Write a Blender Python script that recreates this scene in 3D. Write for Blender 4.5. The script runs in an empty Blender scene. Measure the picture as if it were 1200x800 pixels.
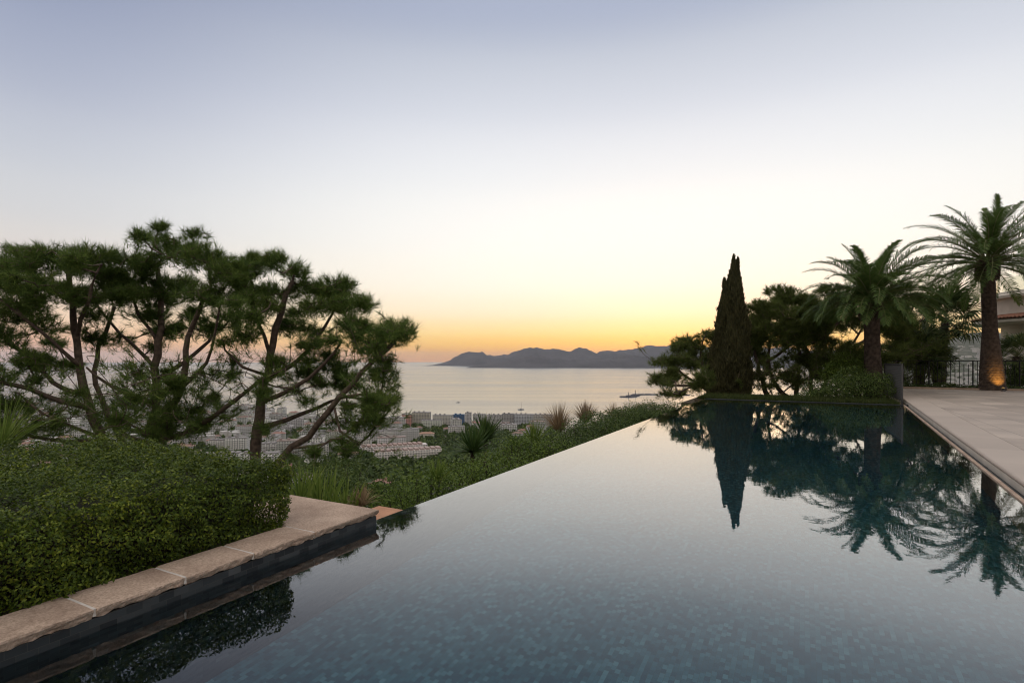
import bpy, bmesh, math, random
import numpy as np
from mathutils import Vector, Matrix, noise

R = math.radians
rng = np.random.default_rng(11)
random.seed(5)
scn = bpy.context.scene
COL = scn.collection

# ------------------------------------------------------------------ camera
F, HX, HY, CH = 640.0, 600.0, 422.0, 1.65      # focal length (px of a 1200 px frame), horizon row, eye height over the water
cam = bpy.data.cameras.new('camera'); camo = bpy.data.objects.new('camera', cam); COL.objects.link(camo)
camo.location = (0, 0, CH); camo.rotation_euler = (R(90), 0, 0)
cam.sensor_width = 36; cam.lens = F / 1200 * 36; cam.shift_y = 22 / 1200
cam.clip_start = 0.05; cam.clip_end = 200000
scn.camera = camo
scn.view_settings.view_transform = 'Standard'; scn.view_settings.look = 'None'
scn.view_settings.gamma = 1; scn.view_settings.use_curve_mapping = False
scn.view_settings.exposure = 0.0
cy = scn.cycles
cy.use_denoising = True; cy.denoising_prefilter = 'ACCURATE'; cy.pixel_filter_type = 'BLACKMAN_HARRIS'; cy.filter_width = 1.1
try: cy.denoiser = 'OPENIMAGEDENOISE'
except Exception: pass
cy.max_bounces = 8; cy.transparent_max_bounces = 16; cy.transmission_bounces = 6; cy.glossy_bounces = 4
cy.diffuse_bounces = 3; cy.volume_bounces = 1
cy.use_adaptive_sampling = True; cy.adaptive_threshold = 0.015

def lin(r, g, b):
    f = lambda c: (c / 255 / 12.92) if c <= 10.3 else ((c / 255 + 0.055) / 1.055) ** 2.4
    return (f(r), f(g), f(b), 1)

# ------------------------------------------------------------------ sky
BACK = 1.4                                      # gain on the unseen sky behind the camera, raised to fill the foreground
SUN_AZ = math.atan2((792 - HX) / F, 1.0)         # azimuth of the sunset glow, from +Y towards +X
world = bpy.data.worlds.new('World'); scn.world = world; world.use_nodes = True
nt = world.node_tree; nt.nodes.clear()
def N(t, **kw):
    n = nt.nodes.new(t)
    for k, v in kw.items(): setattr(n, k, v)
    return n
L = lambda a, b: nt.links.new(a, b)
out = N('ShaderNodeOutputWorld'); bg = N('ShaderNodeBackground'); L(bg.outputs[0], out.inputs[0])
bg.inputs['Strength'].default_value = 0.1
tc = N('ShaderNodeTexCoord'); sep = N('ShaderNodeSeparateXYZ'); L(tc.outputs['Generated'], sep.inputs[0])
flat = N('ShaderNodeVectorMath', operation='MULTIPLY'); L(tc.outputs['Generated'], flat.inputs[0]); flat.inputs[1].default_value = (1, 1, 0)
nrm = N('ShaderNodeVectorMath', operation='NORMALIZE'); L(flat.outputs[0], nrm.inputs[0])
dot = N('ShaderNodeVectorMath', operation='DOT_PRODUCT'); L(nrm.outputs[0], dot.inputs[0])
dot.inputs[1].default_value = (math.sin(SUN_AZ), math.cos(SUN_AZ), 0)
def ramp(stops, src):
    n = N('ShaderNodeValToRGB'); cr = n.color_ramp; cr.interpolation = 'CARDINAL'
    while len(cr.elements) > 1: cr.elements.remove(cr.elements[-1])
    for i, (el, c) in enumerate(stops):
        p = math.sin(R(el))
        e = cr.elements[0] if i == 0 else cr.elements.new(p)
        e.position = p; e.color = lin(*c)
    L(src, n.inputs[0]); return n
sunny = ramp([(0, (240, 166, 84)), (1.2, (250, 190, 90)), (2.6, (252, 215, 138)), (4.5, (251, 230, 192)), (7, (251, 241, 222)),
              (11, (250, 245, 236)), (17, (240, 239, 237)), (23, (218, 220, 226)), (29, (190, 195, 207)), (34, (168, 175, 195)),
              (52, (208, 208, 212)), (90, (228, 224, 222))], sep.outputs[2])
ss = N('ShaderNodeVectorMath', operation='SCALE'); L(sunny.outputs[0], ss.inputs[0]); ss.inputs['Scale'].default_value = 1.14
away = ramp([(0, (236, 190, 166)), (1.2, (250, 196, 162)), (2.8, (253, 214, 182)), (5, (247, 224, 204)), (8, (234, 222, 214)),
             (11, (222, 219, 219)), (15, (210, 212, 219)), (20, (188, 193, 209)), (26, (161, 169, 193)), (33, (148, 156, 182)),
             (52, (196, 200, 208)), (90, (228, 224, 222))], sep.outputs[2])
back = ramp([(0, (70, 66, 64)), (12, (115, 108, 102)), (30, (180, 174, 168)), (50, (255, 248, 240)),
             (90, (228, 224, 222))], sep.outputs[2])
bs = N('ShaderNodeVectorMath', operation='SCALE'); L(back.outputs[0], bs.inputs[0]); bs.inputs['Scale'].default_value = BACK
def maprange(src, a, b):
    m = N('ShaderNodeMapRange'); m.interpolation_type = 'SMOOTHSTEP'
    m.inputs['From Min'].default_value = a; m.inputs['From Max'].default_value = b; L(src, m.inputs['Value']); return m
def mix(fac, a, b):
    m = N('ShaderNodeMix', data_type='RGBA'); L(fac, m.inputs[0]); L(a, m.inputs[6]); L(b, m.inputs[7]); return m.outputs[2]
c1 = mix(maprange(dot.outputs['Value'], 0.50, 1.0).outputs[0], away.outputs[0], ss.outputs[0])
c2 = mix(maprange(dot.outputs['Value'], -0.6, 0.40).outputs[0], bs.outputs[0], c1)
sky = N('ShaderNodeTexSky'); sky.sky_type = 'NISHITA'; sky.sun_disc = False
sky.sun_elevation = R(2.5); sky.sun_rotation = SUN_AZ; sky.altitude = 150; sky.air_density = 1.2; sky.dust_density = 1.5; sky.ozone_density = 2
scl = N('ShaderNodeVectorMath', operation='SCALE'); L(c2, scl.inputs[0]); scl.inputs['Scale'].default_value = 9.4
add = N('ShaderNodeVectorMath', operation='MULTIPLY_ADD'); L(sky.outputs[0], add.inputs[0]); add.inputs[1].default_value = (0.25,) * 3
L(scl.outputs[0], add.inputs[2]); L(add.outputs[0], bg.inputs['Color'])

sl = bpy.data.lights.new('sun', 'SUN'); sl.energy = 0.05; sl.angle = R(12); sl.color = (1, .62, .3)
so = bpy.data.objects.new('sun', sl); COL.objects.link(so)
LA = math.atan2((856 - HX) / F, 1.0); sd = Vector((math.sin(LA) * math.cos(R(3)), math.cos(LA) * math.cos(R(3)), math.sin(R(3))))
so.rotation_euler = sd.to_track_quat('Z', 'Y').to_euler(); so.location = (0, 0, 30)

# ------------------------------------------------------------------ coordinates
A_ = (.4724, .8814)                               # the pool's long axis
def W(u, v, z=0.0): return (u * A_[0] + v * A_[1], u * A_[1] - v * A_[0], z)
def P(px, py, Y): return ((px - HX) / F * Y, Y, CH - (py - HY) / F * Y)

# ------------------------------------------------------------------ object helpers
def tag(o, label=None, cat=None, group=None, kind=None):
    if label: o['label'] = label
    if cat: o['category'] = cat
    if group: o['group'] = group
    if kind: o['kind'] = kind
    return o
def empty(name, loc=(0, 0, 0), rz=0):
    o = bpy.data.objects.new(name, None); o.empty_display_size = .2; o.location = loc; o.rotation_euler = (0, 0, rz); COL.objects.link(o); return o
class MB:
    """collects vertices and faces"""
    def __init__(s): s.v = []; s.f3 = []; s.f4 = []; s.n = 0; s.m3 = []; s.m4 = []
    def add(s, v, f, mi=0):
        v = np.asarray(v, float).reshape(-1, 3); f = np.asarray(f, int)
        s.v.append(v)
        if f.shape[1] == 3: s.f3.append(f + s.n); s.m3.append(np.full(len(f), mi))
        else: s.f4.append(f + s.n); s.m4.append(np.full(len(f), mi))
        s.n += len(v)
    def box(s, x0, x1, y0, y1, z0, z1, mi=0, fn=None):
        v = [(x, y, z) for z in (z0, z1) for y in (y0, y1) for x in (x0, x1)]
        if fn: v = [fn(*p) for p in v]
        s.add(v, [(0, 2, 3, 1), (4, 5, 7, 6), (0, 1, 5, 4), (1, 3, 7, 5), (3, 2, 6, 7), (2, 0, 4, 6)], mi)
    def tube(s, pts, rad, k=7, mi=0, cap=True, wob=0):
        pts = np.asarray(pts, float); n = len(pts)
        rad = np.broadcast_to(np.asarray(rad, float), (n,))
        t = np.gradient(pts, axis=0); t /= np.linalg.norm(t, axis=1)[:, None] + 1e-9
        ref = np.where(np.abs(t[:, 2:3]) > .9, np.array([[1., 0, 0]]), np.array([[0, 0, 1.]]))
        ref = np.broadcast_to(ref[0], t.shape) if True else ref
        a = np.cross(t, ref); a /= np.linalg.norm(a, axis=1)[:, None] + 1e-9
        b = np.cross(t, a)
        ang = np.linspace(0, 2 * np.pi, k, endpoint=False)
        rr = rad[:, None, None] * (1 + (wob * rng.normal(size=(n, k, 1)) if wob else 0))
        ring = pts[:, None, :] + rr * (np.cos(ang)[None, :, None] * a[:, None, :] + np.sin(ang)[None, :, None] * b[:, None, :])
        i = np.arange(n - 1)[:, None] * k; j = np.arange(k)[None, :]; j2 = (j + 1) % k
        f = np.stack([i + j, i + j2, i + k + j2, i + k + j], -1).reshape(-1, 4)
        s.add(ring, f, mi)
        if cap:
            base = s.n - n * k
            for off, c in ((0, pts[0]), ((n - 1) * k, pts[-1])):
                s.v.append(np.array([c])); ci = s.n; s.n += 1
                jj = np.arange(k); s.f3.append(np.stack([base + off + jj, base + off + (jj + 1) % k, np.full(k, ci)], -1)); s.m3.append(np.full(k, mi))
    def lathe(s, prof, cx=0, cy=0, k=32, mi=0, a0=0, a1=2 * math.pi):
        full = abs(a1 - a0 - 2 * math.pi) < 1e-6
        ang = np.linspace(a0, a1, k, endpoint=not full); prof = np.asarray(prof, float); n = len(prof)
        v = np.stack([cx + prof[:, 0][:, None] * np.cos(ang), cy + prof[:, 0][:, None] * np.sin(ang), np.broadcast_to(prof[:, 1][:, None], (n, k))], -1)
        i = np.arange(n - 1)[:, None] * k; j = np.arange(k if full else k - 1)[None, :]; j2 = (j + 1) % k
        s.add(v, np.stack([i + j, i + j2, i + k + j2, i + k + j], -1).reshape(-1, 4), mi)
    def build(s, name, mats, parent=None, smooth=False, loc=None):
        me = bpy.data.meshes.new(name)
        v = np.concatenate(s.v); f3 = np.concatenate(s.f3) if s.f3 else np.zeros((0, 3), int); f4 = np.concatenate(s.f4) if s.f4 else np.zeros((0, 4), int)
        me.vertices.add(len(v)); me.vertices.foreach_set('co', v.astype(np.float32).ravel())
        nl = f3.size + f4.size; me.loops.add(nl); me.loops.foreach_set('vertex_index', np.concatenate([f3.ravel(), f4.ravel()]).astype(np.int32))
        npoly = len(f3) + len(f4); me.polygons.add(npoly)
        me.polygons.foreach_set('loop_start', np.concatenate([np.arange(len(f3)) * 3, f3.size + np.arange(len(f4)) * 4]).astype(np.int32))
        mi = np.concatenate(([*s.m3] + [*s.m4])) if (s.m3 or s.m4) else np.zeros(npoly)
        me.polygons.foreach_set('material_index', mi.astype(np.int32))
        me.polygons.foreach_set('use_smooth', np.full(npoly, smooth))
        me.update(calc_edges=True); me.validate()
        for m in (mats if isinstance(mats, (list, tuple)) else [mats]): me.materials.append(m)
        o = bpy.data.objects.new(name, me); COL.objects.link(o)
        if parent: o.parent = parent
        if loc is not None: o.location = loc
        return o
def recenter(o, c):
    """put a thing's origin at its base"""
    c = Vector(c)
    if o.type == 'MESH': o.data.transform(Matrix.Translation(-c)); 
    o.location = c
    return o

# ------------------------------------------------------------------ materials
def newmat(name):
    m = bpy.data.materials.new(name); m.use_nodes = True; t = m.node_tree
    b = t.nodes['Principled BSDF']; return m, t, b
def nd(t, ty, **kw):
    n = t.nodes.new(ty)
    for k, v in kw.items(): setattr(n, k, v)
    return n
def cramp(t, fac, stops):
    n = nd(t, 'ShaderNodeValToRGB'); cr = n.color_ramp
    cr.elements[0].position = stops[0][0]; cr.elements[0].color = (*stops[0][1], 1)
    cr.elements[1].position = stops[-1][0]; cr.elements[1].color = (*stops[-1][1], 1)
    for p, c in stops[1:-1]: cr.elements.new(p).color = (*c, 1)
    t.links.new(fac, n.inputs[0]); return n.outputs[0]
def simple(name, col, rough=.8, var=.25, scale=3, bump=0, bscale=20, metal=0, coord='Object', spec=.3):
    m, t, b = newmat(name)
    tcn = nd(t, 'ShaderNodeTexCoord'); no = nd(t, 'ShaderNodeTexNoise'); no.inputs['Scale'].default_value = scale; no.inputs['Detail'].default_value = 6
    t.links.new(tcn.outputs[coord], no.inputs[0])
    lo = tuple(c * (1 - var) for c in col); hi = tuple(min(1, c * (1 + var)) for c in col)
    t.links.new(cramp(t, no.outputs[0], [(.3, lo), (.7, hi)]), b.inputs['Base Color'])
    b.inputs['Roughness'].default_value = rough; b.inputs['Metallic'].default_value = metal; b.inputs['Specular IOR Level'].default_value = spec
    if bump:
        n2 = nd(t, 'ShaderNodeTexNoise'); n2.inputs['Scale'].default_value = bscale; n2.inputs['Detail'].default_value = 8
        t.links.new(tcn.outputs[coord], n2.inputs[0])
        bp = nd(t, 'ShaderNodeBump'); bp.inputs['Strength'].default_value = bump; bp.inputs['Distance'].default_value = .02
        t.links.new(n2.outputs[0], bp.inputs['Height']); t.links.new(bp.outputs[0], b.inputs['Normal'])
    return m
def leafmat(name, c0, c1, c2=None, scale=6, trans=.25, rough=.55, spec=.25):
    spec *= .45
    """each leaf takes its own tone (random per island), with a slow drift through the plant"""
    m, t, b = newmat(name)
    g = nd(t, 'ShaderNodeNewGeometry'); no = nd(t, 'ShaderNodeTexNoise'); no.inputs['Scale'].default_value = scale
    tcn = nd(t, 'ShaderNodeTexCoord'); t.links.new(tcn.outputs['Object'], no.inputs[0])
    ma = nd(t, 'ShaderNodeMath', operation='MULTIPLY_ADD'); t.links.new(g.outputs['Random Per Island'], ma.inputs[0]); ma.inputs[1].default_value = .55
    ms = nd(t, 'ShaderNodeMath', operation='MULTIPLY'); t.links.new(no.outputs[0], ms.inputs[0]); ms.inputs[1].default_value = .45
    t.links.new(ms.outputs[0], ma.inputs[2])
    st = [(.15, c0), (.85, c1)] if c2 is None else [(.15, c0), (.6, c1), (.9, c2)]
    col = cramp(t, ma.outputs[0], st); t.links.new(col, b.inputs['Base Color'])
    b.inputs['Roughness'].default_value = rough; b.inputs['Specular IOR Level'].default_value = spec
    tr = nd(t, 'ShaderNodeBsdfTranslucent'); t.links.new(col, tr.inputs[0]); mx = nd(t, 'ShaderNodeMixShader'); mx.inputs[0].default_value = trans
    t.links.new(b.outputs[0], mx.inputs[1]); t.links.new(tr.outputs[0], mx.inputs[2]); t.links.new(mx.outputs[0], t.nodes['Material Output'].inputs[0])
    return m
M = {}
M['needle'] = leafmat('pine_needles', (.055, .10, .027), (.135, .20, .046), (.32, .38, .09), .8, .4)
M['needle_dark'] = leafmat('dark_pine_needles', (.06, .09, .028), (.15, .19, .05), (.27, .29, .08), .8, .5)
M['bark'] = simple('pine_bark', (.12, .085, .065), .9, .45, 9, .8, 14)
M['hedge'] = leafmat('hedge_leaves', (.026, .048, .009), (.10, .145, .016), (.29, .32, .035), 1.4, .25, .4, .4)
M['twig'] = simple('twigs', (.035, .032, .02), .9, .3, 20)
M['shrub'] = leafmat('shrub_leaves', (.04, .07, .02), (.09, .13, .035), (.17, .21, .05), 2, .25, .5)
M['shrub_pale'] = leafmat('light_shrub_leaves', (.06, .10, .02), (.13, .19, .035), (.22, .28, .05), 2, .3, .5)  # paler leaf tone, used for whole bushes
M['cypress'] = leafmat('cypress_scales', (.05, .05, .025), (.09, .085, .038), (.14, .13, .055), 1.5, .15, .7)
M['palm'] = leafmat('palm_leaflets', (.05, .09, .024), (.10, .155, .038), (.18, .22, .065), 1, .35, .5, .4)
M['fanpalm'] = leafmat('fan_palm_leaves', (.04, .07, .025), (.09, .125, .04), (.15, .16, .06), 1, .25, .45, .4)
M['yucca'] = leafmat('sword_leaves', (.035, .075, .02), (.08, .13, .035), (.13, .18, .05), 2, .2, .45, .4)
M['iris'] = leafmat('bright_blades', (.10, .16, .03), (.18, .25, .05), (.32, .36, .09), 2, .35, .5)
M['tan'] = leafmat('dry_grass', (.22, .15, .085), (.38, .27, .16), (.50, .38, .24), 2, .3, .7)
M['grass'] = leafmat('grass_blades', (.035, .055, .018), (.07, .09, .026), (.12, .13, .04), 2, .25)
M['palmtrunk'] = simple('palm_trunk', (.085, .062, .048), .95, .45, 7, .9, 18)
M['petiole'] = simple('petiole', (.16, .16, .07), .7, .3, 4)
M['soil'] = simple('soil', (.10, .08, .055), .95, .4, 2, .6, 12)
M['iron'] = simple('wrought_iron', (.03, .03, .032), .5, .2, 8, metal=.6)
M['grey_metal'] = simple('grey_metal', (.10, .10, .10), .45, .15, 8, metal=.5)
M['render'] = simple('plaster', (.62, .56, .48), .9, .08, 2, .15, 30)
M['rooftile'] = simple('terracotta_tiles', (.25, .12, .08), .85, .3, 6, .3, 20)
M['terracotta'] = simple('terracotta', (.48, .25, .15), .85, .15, 8, .2, 40)

def stone(name, c0, c1, stain=.35, fine=60):
    m, t, b = newmat(name); tcn = nd(t, 'ShaderNodeTexCoord')
    a = nd(t, 'ShaderNodeTexNoise'); a.inputs['Scale'].default_value = 2.3; a.inputs['Detail'].default_value = 8; a.inputs['Roughness'].default_value = .65
    f = nd(t, 'ShaderNodeTexNoise'); f.inputs['Scale'].default_value = fine; f.inputs['Detail'].default_value = 6; f.inputs['Roughness'].default_value = .75
    oi = nd(t, 'ShaderNodeObjectInfo'); va = nd(t, 'ShaderNodeVectorMath', operation='ADD')
    sc = nd(t, 'ShaderNodeMath', operation='MULTIPLY'); sc.inputs[1].default_value = 13; t.links.new(oi.outputs['Random'], sc.inputs[0])
    t.links.new(tcn.outputs['Object'], va.inputs[0]); t.links.new(sc.outputs[0], va.inputs[1])
    t.links.new(va.outputs[0], a.inputs[0]); t.links.new(va.outputs[0], f.inputs[0])
    base = cramp(t, a.outputs[0], [(.32, c0), (.68, c1)])
    mx = nd(t, 'ShaderNodeMix', data_type='RGBA', blend_type='MULTIPLY'); mx.inputs[0].default_value = stain
    t.links.new(base, mx.inputs[6]); t.links.new(cramp(t, f.outputs[0], [(.3, (.30, .26, .22)), (.60, (1, 1, 1))]), mx.inputs[7])
    t.links.new(mx.outputs[2], b.inputs['Base Color']); b.inputs['Roughness'].default_value = .85; b.inputs['Specular IOR Level'].default_value = .2
    bp = nd(t, 'ShaderNodeBump'); bp.inputs['Strength'].default_value = .35; bp.inputs['Distance'].default_value = .006
    t.links.new(f.outputs[0], bp.inputs['Height']); t.links.new(bp.outputs[0], b.inputs['Normal'])
    return m
M['coping'] = stone('coping_stone', (.40, .285, .215), (.67, .505, .39), .7)
M['mortar'] = simple('mortar', (.62, .56, .50), .9, .1, 30)

def brickmat(name, cols, bw, bh, mortar, mcol, rough, offset=.5, squash=1, coord='Object', bump=.2, vert=False, var=.2, big=.25):
    m, t, b = newmat(name); tcn = nd(t, 'ShaderNodeTexCoord'); src = tcn.outputs[coord]
    mp = nd(t, 'ShaderNodeMapping'); t.links.new(src, mp.inputs[0])
    if vert: mp.inputs['Rotation'].default_value = (R(90), 0, 0)
    sx = nd(t, 'ShaderNodeSeparateXYZ'); t.links.new(mp.outputs[0], sx.inputs[0])
    # cell index noise gives each tile its own tone
    def cell(ax, size):
        d = nd(t, 'ShaderNodeMath', operation='DIVIDE'); t.links.new(ax, d.inputs[0]); d.inputs[1].default_value = size; return d.outputs[0]
    fy = nd(t, 'ShaderNodeMath', operation='FLOOR'); cyy = cell(sx.outputs[1], bh); t.links.new(cyy, fy.inputs[0])
    off = nd(t, 'ShaderNodeMath', operation='MULTIPLY'); t.links.new(fy.outputs[0], off.inputs[0]); off.inputs[1].default_value = offset
    xx = nd(t, 'ShaderNodeMath', operation='ADD'); t.links.new(cell(sx.outputs[0], bw), xx.inputs[0]); t.links.new(off.outputs[0], xx.inputs[1])
    fx = nd(t, 'ShaderNodeMath', operation='FLOOR'); t.links.new(xx.outputs[0], fx.inputs[0])
    cb = nd(t, 'ShaderNodeCombineXYZ'); t.links.new(fx.outputs[0], cb.inputs[0]); t.links.new(fy.outputs[0], cb.inputs[1])
    wn = nd(t, 'ShaderNodeTexWhiteNoise'); t.links.new(cb.outputs[0], wn.inputs[0])
    col = cramp(t, wn.outputs['Value'], cols)
    bn = nd(t, 'ShaderNodeTexNoise'); bn.inputs['Scale'].default_value = .8; bn.inputs['Detail'].default_value = 5; t.links.new(src, bn.inputs[0])
    mx = nd(t, 'ShaderNodeMix', data_type='RGBA', blend_type='MULTIPLY'); mx.inputs[0].default_value = big
    t.links.new(col, mx.inputs[6]); t.links.new(cramp(t, bn.outputs[0], [(.3, (.5, .5, .52)), (.7, (1, 1, 1))]), mx.inputs[7])
    # joints
    def edge(x, size):
        fr = nd(t, 'ShaderNodeMath', operation='FRACT'); t.links.new(x, fr.inputs[0])
        s1 = nd(t, 'ShaderNodeMath', operation='SUBTRACT'); t.links.new(fr.outputs[0], s1.inputs[0]); s1.inputs[1].default_value = .5
        ab = nd(t, 'ShaderNodeMath', operation='ABSOLUTE'); t.links.new(s1.outputs[0], ab.inputs[0])
        gt = nd(t, 'ShaderNodeMath', operation='GREATER_THAN'); t.links.new(ab.outputs[0], gt.inputs[0]); gt.inputs[1].default_value = .5 - mortar / size / 2
        return gt.outputs[0]
    mxm = nd(t, 'ShaderNodeMath', operation='MAXIMUM'); t.links.new(edge(xx.outputs[0], bw), mxm.inputs[0]); t.links.new(edge(cyy, bh), mxm.inputs[1])
    m2 = nd(t, 'ShaderNodeMix', data_type='RGBA'); t.links.new(mxm.outputs[0], m2.inputs[0]); t.links.new(mx.outputs[2], m2.inputs[6]); m2.inputs[7].default_value = (*mcol, 1)
    t.links.new(m2.outputs[2], b.inputs['Base Color']); b.inputs['Roughness'].default_value = rough
    b.inputs['Specular IOR Level'].default_value = .3
    if bump:
        iv = nd(t, 'ShaderNodeMath', operation='SUBTRACT'); iv.inputs[0].default_value = 1; t.links.new(mxm.outputs[0], iv.inputs[1])
        bp = nd(t, 'ShaderNodeBump'); bp.inputs['Strength'].default_value = bump; bp.inputs['Distance'].default_value = .003
        t.links.new(iv.outputs[0], bp.inputs['Height']); t.links.new(bp.outputs[0], b.inputs['Normal'])
    return m
teal = [(0, (.010, .062, .092)), (.3, (.016, .092, .124)), (.6, (.026, .124, .158)), (.85, (.050, .175, .210)), (1, (.095, .24, .275))]
M['pooltile'] = brickmat('pool_mosaic', teal, .052, .038, .002, (.022, .06, .068), .4, big=.3)
M['walltile'] = brickmat('wall_mosaic', [(0, (.018, .021, .024)), (.5, (.035, .040, .043)), (.9, (.06, .065, .068)), (1, (.10, .10, .10))], .1, .05, .003, (.055, .055, .052), .45, vert=True)
M['paving'] = brickmat('paving_slabs', [(0, (.45, .37, .31)), (.5, (.52, .43, .36)), (1, (.60, .50, .42))], 1.2, .8, .012, (.20, .17, .145), .6, bump=.15, big=.5)
M['deckedge'] = brickmat('deck_edge_slabs', [(0, (.49, .405, .34)), (1, (.56, .465, .39))], 1.6, 5, .004, (.35, .30, .26), .55, bump=.1, big=.18)

def water_mat(name, tint, rough, waves, strength, dist, murk=None):
    m, t, b = newmat(name); tcn = nd(t, 'ShaderNodeTexCoord')
    b.inputs['Base Color'].default_value = (*tint, 1); b.inputs['Roughness'].default_value = rough; b.inputs['IOR'].default_value = 1.333
    prev = None
    for (sc, st, sx) in waves:
        mp = nd(t, 'ShaderNodeMapping'); mp.inputs['Scale'].default_value = (sx, 1, 1); t.links.new(tcn.outputs['Object'], mp.inputs[0])
        no = nd(t, 'ShaderNodeTexNoise'); no.inputs['Scale'].default_value = sc; no.inputs['Detail'].default_value = 3; t.links.new(mp.outputs[0], no.inputs[0])
        bp = nd(t, 'ShaderNodeBump'); bp.inputs['Strength'].default_value = st; bp.inputs['Distance'].default_value = dist
        t.links.new(no.outputs[0], bp.inputs['Height'])
        if prev: t.links.new(prev, bp.inputs['Normal'])
        prev = bp.outputs[0]
    t.links.new(prev, b.inputs['Normal'])
    return m, t, b
M['poolwater'], _t, _b = water_mat('pool_water', (1, 1, 1), 0.0, [(.8, .07, 1), (2.6, .035, 1), (9, .010, 1)], 1, .02)
_b.inputs['Transmission Weight'].default_value = 1
_gl = nd(_t, 'ShaderNodeBsdfGlossy'); _gl.inputs['Roughness'].default_value = 0; _rf = nd(_t, 'ShaderNodeBsdfRefraction'); _rf.inputs['IOR'].default_value = 1.333; _rf.inputs['Roughness'].default_value = 0
_fr = nd(_t, 'ShaderNodeFresnel'); _fr.inputs['IOR'].default_value = 1.333; _mx = nd(_t, 'ShaderNodeMixShader'); _nl = _b.inputs['Normal'].links[0].from_socket
for _n in (_gl, _rf, _fr): _t.links.new(_nl, _n.inputs['Normal'])
_rf.inputs['Color'].default_value = (.86, .97, 1, 1)
_cv = cramp(_t, _fr.outputs[0], [(0, (.03,) * 3), (.06, (.10,) * 3), (.10, (.21,) * 3), (.135, (.34,) * 3), (.21, (.50,) * 3), (.29, (.63,) * 3), (.44, (.77,) * 3), (.66, (.86,) * 3), (1, (1,) * 3)])
_t.links.new(_cv, _mx.inputs[0]); _t.links.new(_rf.outputs[0], _mx.inputs[1]); _t.links.new(_gl.outputs[0], _mx.inputs[2]); _t.links.new(_mx.outputs[0], _t.nodes['Material Output'].inputs[0])

# the open sea: broad rough reflection, streaked by wind
m, t, b = newmat('sea_water'); M['sea'] = m
tcn = nd(t, 'ShaderNodeTexCoord')
b.inputs['Base Color'].default_value = (.08, .09, .10, 1); b.inputs['IOR'].default_value = 2.0
mp = nd(t, 'ShaderNodeMapping'); mp.inputs['Scale'].default_value = (.0006, .004, 1); t.links.new(tcn.outputs['Object'], mp.inputs[0])
no = nd(t, 'ShaderNodeTexNoise'); no.inputs['Scale'].default_value = 1; no.inputs['Detail'].default_value = 8; no.inputs['Roughness'].default_value = .6; t.links.new(mp.outputs[0], no.inputs[0])
mr = nd(t, 'ShaderNodeMapRange'); mr.inputs['From Min'].default_value = .35; mr.inputs['From Max'].default_value = .65; mr.inputs['To Min'].default_value = .18; mr.inputs['To Max'].default_value = .26
t.links.new(no.outputs[0], mr.inputs['Value']); t.links.new(mr.outputs[0], b.inputs['Roughness'])
n2 = nd(t, 'ShaderNodeTexNoise'); n2.inputs['Scale'].default_value = .05; n2.inputs['Detail'].default_value = 5; t.links.new(tcn.outputs['Object'], n2.inputs[0])
bp = nd(t, 'ShaderNodeBump'); bp.inputs['Strength'].default_value = .2; bp.inputs['Distance'].default_value = .6; t.links.new(n2.outputs[0], bp.inputs['Height']); t.links.new(bp.outputs[0], b.inputs['Normal'])

# ------------------------------------------------------------------ terrain, sea, mountains, haze
SEA = CH - 150.0
def shore(az):
    """distance to the shoreline by azimuth (tan from +Y, as image column)"""
    if math.cos(az) <= .05: return 2600 if az < 0 else 9000
    px = HX + F * math.tan(az)
    return float(np.interp(px, [-600, 0, 200, 300, 400, 470, 560, 640, 1000, 1060, 1100], [3000, 2100, 1850, 1650, 1420, 1280, 1240, 1230, 1100, 1500, 9000]))
def ground_z(x, y):
    u = x * A_[0] + y * A_[1]; v = x * A_[1] - y * A_[0]
    dl = max(0, -v - 8.5); df = max(0, u - 39); dr = max(0, v - 60) * .3
    d = math.sqrt(dl * dl + df * df + dr * dr)
    z = -1.75 - 143 * (1 - math.exp(-.42 * d / 143))
    r = math.hypot(x, y); az = math.atan2(x, y)
    s = shore(az)
    Yd = r * math.cos(az) if math.cos(az) > .05 else r
    if r > 60: z += min(1, (r - 60) / 250) * 5 * noise.noise(Vector((x, y, 0)) / 170)
    if Yd > s - 60: z = min(z, SEA + 1.5) - max(0, min(1, (Yd - s + 30) / 60)) * 12 if Yd > s - 20 else z * .5 + .5 * (SEA + 1.5)
    # wooded ridge far off beyond the palms
    if math.cos(az) > .05:
        px = HX + F * math.tan(az)
        hp = np.interp(px, [1000, 1070, 1110, 1135, 1160, 1200, 1260, 1400, 2000], [0, .5, .80, .95, .97, 1.0, 1.1, 1.3, 1.2])
        g = math.exp(-((Yd - 4600) / 1300) ** 2)
        z += hp * g * (365 + 55 * noise.noise(Vector((x, y, 3)) / 700) + 25 * noise.noise(Vector((x, y, 7)) / 220))
    return z
m, t, b = newmat('hillside'); M['ground'] = m
tcn = nd(t, 'ShaderNodeTexCoord'); a = nd(t, 'ShaderNodeTexNoise'); a.inputs['Scale'].default_value = .02; a.inputs['Detail'].default_value = 12; a.inputs['Roughness'].default_value = .7
t.links.new(tcn.outputs['Object'], a.inputs[0])
t.links.new(cramp(t, a.outputs[0], [(.3, (.04, .05, .025)), (.5, (.07, .075, .04)), (.62, (.17, .15, .12)), (.75, (.3, .27, .24))]), b.inputs['Base Color']); b.inputs['Roughness'].default_value = .95
mb = MB()
radii = np.concatenate([[0.5], np.geomspace(3, 9000, 130)]); azs = np.concatenate([np.linspace(-180, -50, 40, endpoint=False), np.linspace(-50, 60, 260, endpoint=False), np.linspace(60, 180, 40, endpoint=False)])
V = [(r * math.sin(R(a)), r * math.cos(R(a)), 0) for r in radii for a in azs]
V = [(x, y, ground_z(x, y)) for x, y, _ in V]
k = len(azs); n = len(radii)
i = np.arange(n - 1)[:, None] * k; j = np.arange(k)[None, :]; j2 = (j + 1) % k
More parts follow.
